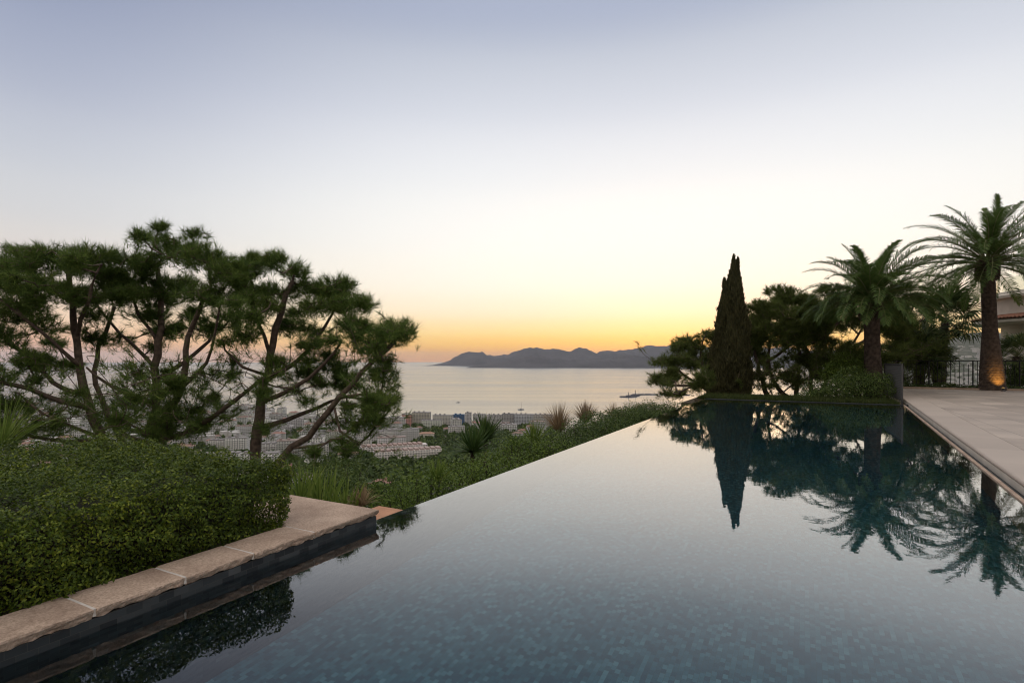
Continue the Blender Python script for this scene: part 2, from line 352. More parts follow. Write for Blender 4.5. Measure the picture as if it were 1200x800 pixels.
mb.add(V, np.stack([i + j, i + k + j, i + k + j2, i + j2], -1).reshape(-1, 4))
tag(mb.build('ground', M['ground'], smooth=True), 'wooded hillside falling from the garden to the coastal town', 'ground', kind='structure')

mb = MB(); RS = 45000
ang = np.linspace(0, 2 * np.pi, 96, endpoint=False); rr = [0, 600, 2000, 8000, 20000, RS]
V = [(r * math.cos(a), r * math.sin(a), SEA) for r in rr[1:] for a in ang] ; k = 96; n = len(rr) - 1
i = np.arange(n - 1)[:, None] * k; j = np.arange(k)[None, :]; j2 = (j + 1) % k
mb.add(V, np.stack([i + j, i + j2, i + k + j2, i + k + j][::1], -1).reshape(-1, 4))
tag(mb.build('sea', M['sea']), 'calm pale sea of the bay under the sunset', 'sea', kind='structure')

M['mount'] = simple('mountain_scrub', (.062, .056, .058), 1, .4, .002)
def ridge(name, label, Y, prof, base_px, depth, seed, amp=.1):
    px = np.linspace(prof[0][0], prof[-1][0], 520); hy = np.interp(px, [p[0] for p in prof], [p[1] for p in prof]); ff = np.clip((429 - hy) / 10, 0, 1)
    hy = hy + ff * np.array([1.3 * noise.fractal(Vector((p_ / 7, seed, 0)), .9, 2.1, 5) for p_ in px])
    ts = np.unique(np.concatenate([np.linspace(-1, 1.2, 30), [0]])); mb = MB(); V = []
    for t_ in ts:
        for p, h in zip(px, hy):
            Yc = Y + t_ * depth; x = (p - HX) / F * Y
            top = (HY - h) / F * Y + CH - SEA
            sh = max(0, 1 - abs(t_) ** 1.3) if t_ < 0 else max(0, 1 - (t_ / 1.2) ** 1.5)
            nz = noise.fractal(Vector((x / 1400, Yc / 900, seed)), 1, 2, 5)
            V.append((x + 150 * nz * (abs(t_)), Yc, SEA - 8 + top * sh * (1 + (amp * 3 * nz if abs(t_) > .05 else .12 * amp * nz)) + 8 * (sh > 0)))
    k = len(px); i = np.arange(len(ts) - 1)[:, None] * k; j = np.arange(k - 1)[None, :]
    mb.add(V, np.stack([i + j, i + j + 1, i + k + j + 1, i + k + j], -1).reshape(-1, 4))
    return tag(mb.build(name, M['mount'], smooth=True), label, 'mountains', kind='structure')
PR = [(500, 428.6), (508, 427.4), (515, 426), (522, 424), (530, 420), (536, 417.5), (541, 414), (550, 411.7), (562, 413), (566, 412.4), (570, 415.7), (576, 416.5), (583, 416.8), (590, 415.7), (595, 416), (600, 412.5),
      (607, 411), (612, 408.7), (622, 407), (627, 408), (632, 410), (640, 411.3), (650, 409), (660, 410.3), (667, 412.7), (673, 409.5), (679, 407), (684, 408), (690, 410), (695, 411.5), (700, 414), (707, 411.7), (712, 411.5), (720, 413.4),
      (732, 411), (745, 410.5), (752, 409), (759, 406.7), (767, 407.5), (785, 408), (810, 407), (850, 408), (900, 409), (960, 411), (1020, 412), (1100, 420), (1140, 429)]
ridge('mountains', 'jagged blue-grey mountain range across the bay below the sunset', 16000, PR, 0, 1500, 2.3)
ridge('hills', 'lower dark wooded headland in front of the mountain range', 11500,
      [(548, 430.3), (556, 428), (570, 426), (590, 424), (605, 420.5), (618, 417.5), (630, 416.5), (645, 419), (665, 421.5), (690, 420), (715, 419.5), (735, 416.5), (750, 417), (780, 418), (830, 415), (880, 420), (940, 429.5)], 0, 900, 8.1)

hz = MB(); hz.box(-46000, 46000, -46000, 46000, SEA - 15, 620)
ho = hz.build('haze', []); m = bpy.data.materials.new('haze_air'); m.use_nodes = True; t = m.node_tree; t.nodes.clear()
vo = nd(t, 'ShaderNodeVolumePrincipled'); vo.inputs['Color'].default_value = (.86, .90, 1, 1); vo.inputs['Density'].default_value = 1.9e-5; vo.inputs['Anisotropy'].default_value = .15
om = nd(t, 'ShaderNodeOutputMaterial'); t.links.new(vo.outputs[0], om.inputs['Volume']); ho.data.materials.append(m)
tag(ho, 'thin evening haze lying over the bay and the far mountains', 'haze', kind='stuff')

# ------------------------------------------------------------------ pool
FL = -1.4
pool = tag(empty('infinity_pool', W(0, -1)), 'long dark teal mosaic infinity pool with an overflowing seaward edge', 'pool')
UV_INV = Vector(W(0, -1))
def build_uv(mb, name, mat, parent=None, smooth=False, origin=(0, 0, 0)):
    """mesh given in pool coordinates (u, v, z); the object carries the rotation so textures run with the pool"""
    o = mb.build(name, mat, smooth=smooth)
    rot = Matrix(((A_[0], A_[1], 0, 0), (A_[1], -A_[0], 0, 0), (0, 0, 1, 0), (0, 0, 0, 1)))
    # (u,v)->(x,y) is a reflection: mirror v in the mesh and rotate the object instead
    o.data.transform(Matrix.Diagonal((1, -1, 1, 1))); o.data.flip_normals() if hasattr(o.data, 'flip_normals') else None
    o.data.transform(Matrix.Translation(Vector((-origin[0], origin[1], -origin[2]))))
    w = Vector(W(*origin[:2], origin[2]))
    o.rotation_euler = (0, 0, math.atan2(A_[1], A_[0])); o.location = w
    if parent:
        o.parent = parent
        o.location = w - Vector(parent.location)
    return o
def prism(mb, poly, z0, z1, mi=0, top=True):
    n = len(poly); v = [(x, y, z0) for x, y in poly] + [(x, y, z1) for x, y in poly]
    mb.add(v, [(i, (i + 1) % n, n + (i + 1) % n, n + i) for i in range(n)], mi)
    if n == 4:
        mb.add([(x, y, z1) for x, y in poly], [(0, 1, 2, 3)], mi); mb.add([(x, y, z0) for x, y in poly], [(3, 2, 1, 0)], mi)
LE = lambda u: -3.80 + max(0, u - 4.2) * .0055      # waterside face of the seaward edge
RE = lambda u: 2.245 + (u - 8.85) * .0603
U0, U1, UC = -7.0, 24.33, 4.20
mb = MB(); mb.add([(U0, LE(U0), FL), (U1, LE(U1), FL), (U1, RE(U1), FL), (U0, RE(U0), FL)], [(0, 1, 2, 3)])
build_uv(mb, 'pool_floor', M['pooltile'], pool)
mb = MB(); prism(mb, [(U0, -4.1), (UC, -4.1), (UC, -3.8), (U0, -3.8)], FL - .2, .085)
build_uv(mb, 'side_wall', M['walltile'], pool, origin=(0, -3.8, .085))
mb = MB(); prism(mb, [(UC + .002, LE(UC) - .11), (U1 + .2, LE(U1) - .11), (U1 + .2, LE(U1)), (UC + .002, LE(UC))], FL - .3, -.006)
build_uv(mb, 'overflow_edge', M['walltile'], pool, origin=(0, -3.8, 0))
mb = MB(); prism(mb, [(U1, LE(U1) + .002), (U1 + .198, LE(U1) + .002), (U1 + .198, RE(U1) + .3), (U1, RE(U1) + .3)], FL - .3, .02)
build_uv(mb, 'end_wall', M['walltile'], pool)
mb = MB(); prism(mb, [(U0, RE(U0)), (U1 - .002, RE(U1)), (U1 - .002, RE(U1) + .05), (U0, RE(U0) + .05)], FL - .3, .018)
build_uv(mb, 'edge_strip', M['coping'], pool)
mb = MB(); prism(mb, [(U0 - .2, LE(U0)), (U0, LE(U0)), (U0, RE(U0)), (U0 - .2, RE(U0))], FL - .3, .05)
build_uv(mb, 'back_wall', M['walltile'], pool)
mb = MB()
NU = 40; uu = np.linspace(UC + .002, U1, NU)
wv = [(U0, -3.799, 0), (U0, RE(U0), 0), (UC, -3.799, 0), (UC, RE(UC), 0)] + [q for u in uu for q in ((u, LE(u) - .11, 0), (u, RE(u), 0))]
mb.add(wv, [(0, 2, 3, 1)] + [(2, 4, 5, 3)] * 0 + [(4 + 2 * i, 6 + 2 * i, 7 + 2 * i, 5 + 2 * i) for i in range(NU - 1)])
mb.add([(UC, -3.799, 0), (UC + .002, -3.799, 0), (UC + .002, RE(UC), 0), (UC, RE(UC), 0)], [(0, 1, 2, 3)])
wa = build_uv(mb, 'water', M['poolwater'])
bmw = bmesh.new(); bmw.from_mesh(wa.data); bmesh.ops.remove_doubles(bmw, verts=bmw.verts, dist=.0005)
for f_ in bmw.faces:
    f_.normal_update()
    if f_.normal.z < 0: f_.normal_flip()
bmw.to_mesh(wa.data); bmw.free()
tag(wa, 'still pool water mirroring the sky and the palms', 'water', kind='structure')

# ------------------------------------------------------------------ low wall with rough coping stones, beside the hedge
wall = tag(empty('coping_wall', W(1, -4)), 'low pool wall capped with rough-edged tan stone slabs', 'wall')
def coping_stone(u0, u1, v0, v1, z0=.088, z1=.15, seed=0):
    bm = bmesh.new(); nu = max(6, int((u1 - u0) / .018)); nv = 10; nz = 4
    pts = {}
    def vert(i, j, k):
        key = (i, j, k)
        if key in pts: return pts[key]
        u = u0 + (u1 - u0) * i / nu; v = v0 + (v1 - v0) * j / nv; z = z0 + (z1 - z0) * k / nz
        if j == nv:
            t_ = k / nz
            nz_ = noise.fractal(Vector((u * 9, z * 16, seed)), .8, 2, 4)
            v += .028 - .030 * (1 - t_) ** 1.5 + .016 * nz_ * (.35 + (1 - t_)) + .006 * noise.noise(Vector((u * 40, z * 60, seed)))
            if k == nz: v -= .004
            if k == 0: z += .012 * noise.noise(Vector((u * 14, 3, seed)))
        if i in (0, nu) and k == nz: z -= .003
        z += .0015 * noise.noise(Vector((u * 12, v * 12, seed))) if k == nz else 0
        if k == nz and j == nv: z -= .003
        pts[key] = bm.verts.new((u, v, z)); return pts[key]
    for i in range(nu):
        for j in range(nv):
            bm.faces.new([vert(i, j, nz), vert(i + 1, j, nz), vert(i + 1, j + 1, nz), vert(i, j + 1, nz)])
            bm.faces.new([vert(i, j + 1, 0), vert(i + 1, j + 1, 0), vert(i + 1, j, 0), vert(i, j, 0)])
    for k in range(nz):
        for i in range(nu):
            bm.faces.new([vert(i, nv, k), vert(i, nv, k + 1), vert(i + 1, nv, k + 1), vert(i + 1, nv, k)]); bm.faces.new([vert(i, 0, k), vert(i + 1, 0, k), vert(i + 1, 0, k + 1), vert(i, 0, k + 1)])
        for j in range(nv):
            bm.faces.new([vert(0, j, k), vert(0, j, k + 1), vert(0, j + 1, k + 1), vert(0, j + 1, k)]); bm.faces.new([vert(nu, j, k), vert(nu, j + 1, k), vert(nu, j + 1, k + 1), vert(nu, j, k + 1)])
    bm.normal_update(); bmesh.ops.recalc_face_normals(bm, faces=bm.faces)
    me = bpy.data.meshes.new('coping_slab'); bm.to_mesh(me); bm.free()
    class _T: pass
    o = bpy.data.objects.new('coping_slab', me); COL.objects.link(o); me.materials.append(M['coping'])
    me.transform(Matrix.Diagonal((1, -1, 1, 1))); me.flip_normals()
    me.transform(Matrix.Translation((-u0, v0, 0)))
    o.rotation_euler = (0, 0, math.atan2(A_[1], A_[0])); o.parent = wall; o.location = Vector(W(u0, v0, 0)) - Vector(wall.location)
    return o
js = [3.40, 2.80, 2.27, 1.72, 1.16, .6, .04, -.52, -1.1, -1.7, -2.3]
for q in range(len(js) - 1): coping_stone(js[q + 1] + .009, js[q] - .009, -4.16, -3.8, seed=q * 3.7)
coping_stone(3.405, 4.215, -5.05, -3.8, seed=44)
mb = MB()
for q in range(len(js) - 1): mb.box(js[q] - .009, js[q] + .009, -4.15, -3.79, .10, .146)
build_uv(mb, 'mortar_joint', M['mortar'], wall)
mb = MB(); mb.box(3.42, 4.2, -5.03, -4.11, FL, .085); build_uv(mb, 'plinth', M['walltile'], wall, origin=(3, -4.11, 0))
mb = MB(); prism(mb, [(U0, -9), (3.40, -9), (3.40, -4.17), (U0, -4.17)], -1.9, .10)
tag(build_uv(mb, 'planting_bed', M['soil']), 'raised soil bed under the clipped hedge', 'bed', kind='structure')
mb = MB(); prism(mb, [(4.22, -4.35), (4.85, -4.35), (4.85, -3.93), (4.22, -3.93)], -1.0, -.035)
tag(build_uv(mb, 'ledge', M['terracotta']), 'small terracotta tiled ledge between pool corner and shrubs', 'ledge', kind='structure')

# ------------------------------------------------------------------ terrace
DE = lambda u: (2.245 + (u - 8.85) * .0603) + .13
ua, ub = -7.5, 35.4
mb = MB()
def rounded(u0, u1, w0, w1, z0, z1, mb, n=6, r=.035):
    """slab strip with a bull-nosed pool side"""
    prof = [(w1, z0), (r * .6, z0)] + [(r - r * math.cos(a), (z0 + r) + 0 if False else z1 - r + r * math.sin(a)) for a in np.linspace(-math.pi / 2 * .9, math.pi / 2, n)] + [(w1, z1)]
    a = [(u0, DE(u0) + w0 + p, z) for p, z in prof]; b_ = [(u1, DE(u1) + w0 + p, z) for p, z in prof]
    k = len(prof); mb.add(a + b_, [(i, i + 1, k + i + 1, k + i) for i in range(k - 1)])
rounded(ua, ub, 0, .65, .075, .15, mb)
o = build_uv(mb, 'terrace_edge', M['deckedge'], origin=(0, 2, 0)); tag(o, 'pale stone border slabs overhanging the pool channel', 'terrace edge', kind='structure')
mb = MB(); prism(mb, [(ua, DE(ua) + .656), (ub, DE(ub) + .656), (ub, 70), (ua, 70)], -.1, .15)
tag(build_uv(mb, 'terrace', M['paving'], origin=(0, 3, 0)), 'pale stone paved terrace beside the pool', 'terrace', kind='structure')
mb = MB(); prism(mb, [(ua, DE(ua) + .02), (ub, DE(ub) + .02), (ub, DE(ub) + .654), (ua, DE(ua) + .654)], -1.9, .07)
tag(build_uv(mb, 'terrace_base', M['render']), 'plastered base under the terrace border', 'base', kind='structure')
mb = MB(); prism(mb, [(ua, DE(ua) - .08), (U1 + .2, DE(U1) - .08), (U1 + .2, DE(U1) + .02), (ua, DE(ua) + .02)], -1.9, -.03)
tag(build_uv(mb, 'channel', M['walltile']), 'dark overflow channel between pool strip and terrace', 'channel', kind='structure')
mb = MB(); mb.box(ub + .002, ub + .18, DE(ub) - .2, 70, -.2, .24)
tag(build_uv(mb, 'kerb', M['coping']), 'low stone kerb closing the far side of the terrace', 'kerb', kind='structure')
mb = MB(); mb.box(ub + .182, 39, DE(ub) - .2, 70, -1.9, .16); mb.box(U1 + .202, 26.8, -4.2, DE(30) - .05, -1.9, -.02); mb.box(26.8, ub, -5.2, DE(30) - .05, -1.9, -.37)
tag(build_uv(mb, 'planting_soil', M['soil']), 'soil beds beyond the pool and the terrace', 'bed', kind='structure')

# ------------------------------------------------------------------ foliage builders
def leaves(mb, pos, nrm_, size, aspect=.45, jitter=.7, mi=0, fold=True):
    """rhombic leaves at pos, roughly facing nrm_"""
    n = len(pos); size = np.broadcast_to(np.asarray(size, float), (n,))
    nn = nrm_ + rng.normal(size=(n, 3)) * jitter; nn /= np.linalg.norm(nn, axis=1)[:, None] + 1e-9
    d = rng.normal(size=(n, 3)); a = np.cross(nn, d); a /= np.linalg.norm(a, axis=1)[:, None] + 1e-9; b_ = np.cross(nn, a)
    s_ = size[:, None]
    v = np.stack([pos - a * s_ * .5, pos + b_ * s_ * aspect * .5 - a * s_ * .05, pos + a * s_ * .5, pos - b_ * s_ * aspect * .5 - a * s_ * .05], 1)
    f = np.arange(n)[:, None] * 4 + np.arange(4)[None, :]
    mb.add(v, f, mi)
def blades(mb, base, tip, width, bend=.15, seg=3, mi=0):
    """thin curved blades base->tip (n,3)"""
    n = len(base); w = np.broadcast_to(np.asarray(width, float), (n,))[:, None]
    d = tip - base; side = np.cross(d, np.array([0, 0, 1.]) + rng.normal(size=(n, 3)) * .4); side /= np.linalg.norm(side, axis=1)[:, None] + 1e-9
    ln = np.linalg.norm(d, axis=1)[:, None]
    rows = []
    for k_ in range(seg + 1):
        t_ = k_ / seg; c = base + d * t_ + np.array([0, 0, 1.]) * ln * bend * 4 * t_ * (1 - t_) * .5
        ww = w * (1 - t_ ** 2) * .5 + .0005
        rows += [c - side * ww, c + side * ww]
    v = np.stack(rows, 1); m_ = 2 * (seg + 1)
    f = np.concatenate([np.arange(n)[:, None] * m_ + np.array([[2 * k_, 2 * k_ + 1, 2 * k_ + 3, 2 * k_ + 2]]) for k_ in range(seg)])
    mb.add(v, f, mi)
def needles(mb, pos, axis, count, length, width, spread=.9, mi=0):
    """bursts of needles round each twig end"""
    n = len(pos); cnt = count
    ax = np.repeat(axis, cnt, 0); p = np.repeat(pos, cnt, 0)
    d = ax + rng.normal(size=ax.shape) * spread; d /= np.linalg.norm(d, axis=1)[:, None]
    p = p - ax * (rng.random((len(p), 1)) * length * 1.0)
    ln = length * (.7 + .5 * rng.random((len(p), 1)))
    s_ = np.cross(d, rng.normal(size=d.shape)); s_ /= np.linalg.norm(s_, axis=1)[:, None] + 1e-9
    v = np.stack([p - s_ * width / 2, p + s_ * width / 2, p + d * ln], 1)
    mb.add(v, np.arange(len(p))[:, None] * 3 + np.arange(3)[None, :], mi)

def pine(name, label, group, base, limbs, clumps, tuft=.165, ncount=64, nwidth=.0055, mat='needle', tw=.006, density=1.75, dead=0, extra=48, airy=190, rs=1.0):
    """limbs: list of (points, r0, r1) of big wood; clumps: (centre, (rx,ry,rz), n) pads of foliage.
    every tuft is joined to the nearest wood, so the limbs fork as they do in life"""
    nodes = []; par = []; minr = []; rs_ = rs
    def resample(pts, step):
        pts = [Vector(p) for p in pts]; o_ = []
        for i_ in range(len(pts) - 1):
            p0 = pts[max(0, i_ - 1)]; p1 = pts[i_]; p2 = pts[i_ + 1]; p3 = pts[min(len(pts) - 1, i_ + 2)]
            n_ = max(1, int((p2 - p1).length / step))
            for q in range(n_):
                t_ = q / n_; o_.append(.5 * ((2 * p1) + (-p0 + p2) * t_ + (2 * p0 - 5 * p1 + 4 * p2 - p3) * t_ ** 2 + (-p0 + 3 * p1 - 3 * p2 + p3) * t_ ** 3))
        o_.append(pts[-1]); return o_
    sc = max(1, tuft / .165)
    for (pts, r0, r1) in limbs:
        rs = resample(pts, .22 * sc); start = None
        if nodes:
            arr = np.array(nodes); dd = np.linalg.norm(arr - np.array(rs[0]), axis=1); jn = int(dd.argmin())
            if dd[jn] < 1.0 * sc: start = jn
        prev = start if start is not None else -1
        for q, p in enumerate(rs):
            wob = Vector((noise.noise(p * 1.7), noise.noise(p * 1.7 + Vector((9, 0, 0))), 0)) * .07 * sc
            nodes.append(np.array(p + wob)); par.append(prev); prev = len(nodes) - 1; minr.append(rs_ * (r0 + (r1 - r0) * q / max(1, len(rs) - 1)))
    def connect(target, step, start_lift, rmin):
        arr = np.array(nodes); t_ = np.array(target)
        d = arr - t_; dist = np.linalg.norm(d, axis=1) + .35 * np.maximum(0, d[:, 2])      # prefer joining from below
        jn = int(dist.argmin()); p0 = arr[jn]; ln = np.linalg.norm(t_ - p0)
        n_ = max(1, int(ln / step)); side = rng.normal(size=3) * ln * .10
        prev = jn
        for q in range(1, n_ + 1):
            s_ = q / n_; p = p0 + (t_ - p0) * s_ + side * math.sin(s_ * math.pi) + np.array([0, 0, -start_lift * ln * math.sin(s_ * math.pi)])
            nodes.append(p); par.append(prev); prev = len(nodes) - 1; minr.append(rmin)
        return prev, jn
    tips = []
    base_cl = list(clumps)
    for _ in range(extra):
        a_, b_ = [base_cl[q_] for q_ in rng.integers(0, len(base_cl), 2)]; ds = [np.linalg.norm(np.array(a_[0]) - np.array(o_[0])) for o_ in base_cl]
        b_ = base_cl[int(np.argsort(ds)[1 + rng.integers(0, 4)])]
        f_ = rng.random(); c_ = np.array(a_[0]) * (1 - f_) + np.array(b_[0]) * f_ + rng.normal(size=3) * np.array([.18, .5, .10]) * sc
        clumps = clumps + [(tuple(c_), tuple(np.array(a_[1]) * (.35 + .35 * rng.random())), int(6 + 12 * rng.random()))]
    cl = sorted(clumps, key=lambda c: min(np.linalg.norm(np.array(c[0]) - nn_) for nn_ in nodes))
    for (c, rad, cnt) in cl:
        connect(c, .2 * sc, .12, tw * 1.6)
        cnt = int(cnt * density)
        pts = rng.normal(size=(cnt, 3)); pts /= np.linalg.norm(pts, axis=1)[:, None]
        pts[:, 2] = np.where(pts[:, 2] < -.35, -pts[:, 2] * .6, pts[:, 2])
        pts = np.array(c) + pts * np.array(rad) * (.55 + .5 * rng.random((cnt, 1)) ** .6)
        pts = pts[np.argsort(np.linalg.norm(pts - np.array(c), axis=1))]
        for p in pts:
            e, jn = connect(p, .15 * sc, .1, tw * .8)
            dvec = np.array(nodes[e]) - np.array(nodes[par[e]]); dvec /= np.linalg.norm(dvec) + 1e-6
            out_ = (p - np.array(c)); out_ /= np.linalg.norm(out_) + 1e-6
            ax = dvec * .5 + out_ * .5 + np.array([0, 0, .55]); tips.append((nodes[e], ax / np.linalg.norm(ax)))
    arr = np.array(nodes); pool_ = np.array([q_ for q_ in range(len(nodes)) if minr[q_] > tw * .7 and arr[q_][2] < base[2] + (6.6 if rs_ > 1.2 else 2.4)])
    for _ in range(airy):
        b_ = arr[rng.choice(pool_)]; d_ = rng.normal(size=3) * np.array([.55, .5, .22]) * sc + np.array([0, 0, .10 * sc]); p = b_ + d_
        if p[1] < 21 and HX + F * p[0] / p[1] > 478: continue
        if b_[2] > CH + .4 and d_[2] > .1: continue
        e, jn = connect(p, .12 * sc, -.05, tw * .55); ax = d_ / np.linalg.norm(d_) + np.array([0, 0, .5]); ax /= np.linalg.norm(ax)
        tips.append((nodes[e], ax))
        if rng.random() < .7:
            e2, _j = connect(p + rng.normal(size=3) * .13 * sc, .12, 0, tw * .5); tips.append((nodes[e2], ax))
    for _ in range(dead):
        b_ = nodes[rng.integers(len(nodes))]
        if b_[2] < CH + .6 and HX + F * b_[0] / b_[1] < 440: connect(b_ + rng.normal(size=3) * np.array([.5, .5, .22]), .15, .1, tw * .6)
    N_ = len(nodes); cnt = np.zeros(N_); 
    for q in range(N_ - 1, -1, -1):
        cnt[q] = max(cnt[q], 1)
        if par[q] >= 0: cnt[par[q]] += cnt[q] if False else 0
    kids = [[] for _ in range(N_)]
    for q in range(N_):
        if par[q] >= 0: kids[par[q]].append(q)
    leafc = np.zeros(N_)
    for q in range(N_ - 1, -1, -1):
        leafc[q] = max(1, sum(leafc[k_] for k_ in kids[q]))
    rad = np.maximum(np.array(minr) * .82, tw * .8 * leafc ** .40)
    root = empty(name, base); tag(root, label, 'tree', group)
    mbt = MB()
    started = [(-1, q) for q in range(N_) if par[q] < 0]
    while started:
        pr, q = started.pop(); chain = ([pr] if pr >= 0 else []) + [q]
        while kids[q]:
            kk = sorted(kids[q], key=lambda k_: -rad[k_] * 1000 - leafc[k_]); nx = kk[0]
            for o_ in kk[1:]: started.append((q, o_))
            chain.append(nx); q = nx
        rr_ = rad[chain].copy()
        if pr >= 0: rr_[0] = min(rad[pr], rr_[1] * 1.25)
        if len(chain) > 1:
            big = rr_.max()
            mbt.tube(np.array([nodes[c_] for c_ in chain]) - np.array(base), rr_, k=(10 if big > .08 else 6 if big > .025 else 4), wob=.05 if big > .05 else 0, cap=big > .02)
    mbt.build('trunk', M['bark'], root, smooth=True)
    tp = np.array([t_[0] for t_ in tips]) - np.array(base); ta = np.array([t_[1] for t_ in tips])
    mbn = MB(); needles(mbn, tp, ta, ncount, tuft, nwidth, .65)
    # a second, smaller burst a little way down every twig
    tp2 = tp - ta * tuft * .9 + rng.normal(size=tp.shape) * tuft * .45; needles(mbn, tp2, ta, ncount // 2, tuft * .9, nwidth, .8)
    mbn.build('crown', M[mat], root)
    return root
def C(px, py, Y, rx, ry, n, rd=None):
    if Y < 12: Y *= 1.55
    s_ = Y / F; return (P(px, py, Y), (rx * s_, (rd if rd else (rx + ry) / 2 * 1.1) * s_, ry * s_), n)
def LM(pts, r0, r1): return ([P(p[0], p[1], p[2] * (1.55 if p[2] < 12 else 1)) for p in pts], r0, r1)

KS = 1.55
def Q(px, py, Y): return P(px, py, Y * KS)
# ------------------------------------------------------------------ pines beside the pool, on the seaward slope
g = 'umbrella pines on the slope behind the hedge'
zA = ground_z(P(128, 0, 15.5)[0], 15.5)
pine('pine_tree', 'spreading pine with two leaning stems, behind the far end of the clipped hedge', g, (Q(135, 0, 10)[0], 10 * KS, zA),
     [([(Q(138, 0, 10)[0], 10 * KS, zA), Q(126, 530, 10), Q(112, 495, 10), Q(98, 452, 10.1), Q(88, 400, 10.2), Q(84, 345, 10.3), Q(80, 310, 10.3)], .15, .05),
      ([(Q(160, 0, 10)[0], 10.2 * KS, zA), Q(148, 530, 10.2), Q(128, 492, 10.4), Q(112, 450, 10.6), Q(118, 405, 10.8), Q(135, 360, 11)], .10, .04),
      LM([(104, 478, 10), (70, 470, 9.7), (35, 455, 9.5), (5, 448, 9.3), (-40, 430, 9.1)], .07, .03),
      LM([(100, 462, 10), (62, 448, 10.4), (30, 415, 10.8), (-10, 380, 11)], .06, .025),
      LM([(118, 512, 10), (85, 500, 9.6), (50, 485, 9.3), (20, 460, 9.2)], .045, .015),
      LM([(118, 515, 10), (80, 517, 9.8), (40, 512, 9.6), (5, 500, 9.3)], .04, .012),
      LM([(95, 430, 10.1), (60, 400, 9.7), (28, 372, 9.5), (0, 350, 9.3)], .05, .02),
      LM([(88, 395, 10.2), (105, 350, 9.8), (118, 310, 9.6)], .045, .02)],
     [C(62, 306, 10.2, 44, 20, 60), C(100, 302, 9.8, 24, 18, 34), C(25, 318, 9.8, 30, 22, 46), C(-15, 312, 9.6, 30, 26, 40), C(62, 342, 9.6, 40, 20, 50),
      C(20, 362, 9.6, 32, 18, 36), C(95, 345, 10.6, 24, 15, 26), C(-30, 370, 9.3, 30, 30, 30), C(5, 400, 10.4, 26, 18, 22), C(-20, 440, 9.2, 26, 20, 24),
      C(55, 385, 10.8, 26, 14, 22), C(128, 330, 10.4, 22, 16, 26), C(60, 430, 10.6, 22, 12, 12), C(15, 478, 9.3, 26, 18, 20), C(60, 500, 9.5, 22, 12, 12), C(118, 400, 10.8, 22, 12, 14),
      C(-5, 515, 9.3, 18, 18, 16), C(30, 425, 9.6, 18, 10, 9), C(90, 462, 9.4, 16, 8, 8), C(30, 295, 10.6, 26, 12, 24), C(122, 302, 10, 20, 14, 26), C(112, 372, 10.6, 24, 12, 20), C(135, 350, 10, 20, 12, 18)],
     dead=26, tuft=.25, ncount=34, nwidth=.012, density=1.55, airy=150, tw=.0092, rs=1.55, extra=58)
pine('pine_tree', 'pine with a straight central trunk rising behind the middle of the clipped hedge', g, (Q(178, 0, 10.6)[0], 10.6 * KS, zA),
     [([(Q(178, 0, 10.6)[0], 10.6 * KS, zA), Q(178, 520, 10.6), Q(181, 480, 10.6), Q(184, 430, 10.6), Q(188, 370, 10.6), Q(186, 315, 10.7)], .17, .05),
      LM([(180, 500, 10.6), (205, 475, 10.2), (216, 440, 10), (222, 395, 9.9), (240, 345, 9.8)], .10, .04),
      LM([(182, 515, 10.6), (215, 508, 10.2), (250, 488, 9.9), (275, 470, 9.8), (305, 446, 9.7), (335, 428, 9.6)], .075, .03),
      LM([(181, 472, 10.6), (155, 465, 10.2), (130, 452, 10), (100, 430, 9.8)], .06, .02),
      LM([(178, 522, 10.6), (160, 515, 10.8), (142, 505, 11.1), (132, 470, 11.4)], .07, .03),
      LM([(183, 445, 10.6), (215, 425, 11), (245, 400, 11.3), (262, 368, 11.5)], .06, .025),
      LM([(216, 450, 10), (240, 425, 9.7), (252, 390, 9.6), (262, 350, 9.5)], .05, .02),
      LM([(186, 400, 10.6), (165, 370, 10.4), (150, 335, 10.3)], .05, .02),
      LM([(184, 430, 10.6), (150, 400, 10.9), (125, 375, 11), (105, 340, 11.2)], .05, .02)],
     [C(235, 306, 9.9, 40, 22, 62), C(205, 290, 10.3, 30, 15, 30), C(225, 276, 10.4, 22, 10, 14), C(184, 280, 10.8, 14, 10, 10), C(160, 312, 10.3, 32, 20, 48), C(268, 332, 9.7, 28, 22, 42), C(200, 336, 10.8, 34, 18, 40), C(240, 350, 9.6, 34, 18, 42),
      C(150, 345, 10.2, 28, 15, 26), C(175, 372, 11.2, 30, 14, 20), C(270, 372, 11, 26, 14, 22), C(222, 385, 11.3, 24, 12, 14), C(140, 400, 11.2, 22, 12, 12),
      C(250, 440, 9.8, 26, 12, 13), C(160, 430, 10.2, 22, 10, 10), C(150, 490, 11.2, 22, 12, 12), C(200, 455, 9.8, 20, 9, 9), C(180, 505, 9.8, 24, 10, 14), C(320, 425, 9.6, 20, 12, 12), C(230, 500, 10.4, 18, 8, 7)],
     dead=30, tuft=.25, ncount=34, nwidth=.012, density=1.55, airy=150, tw=.0092, rs=1.55, extra=58)
zC = ground_z(P(300, 0, 15.5)[0], 15.5)
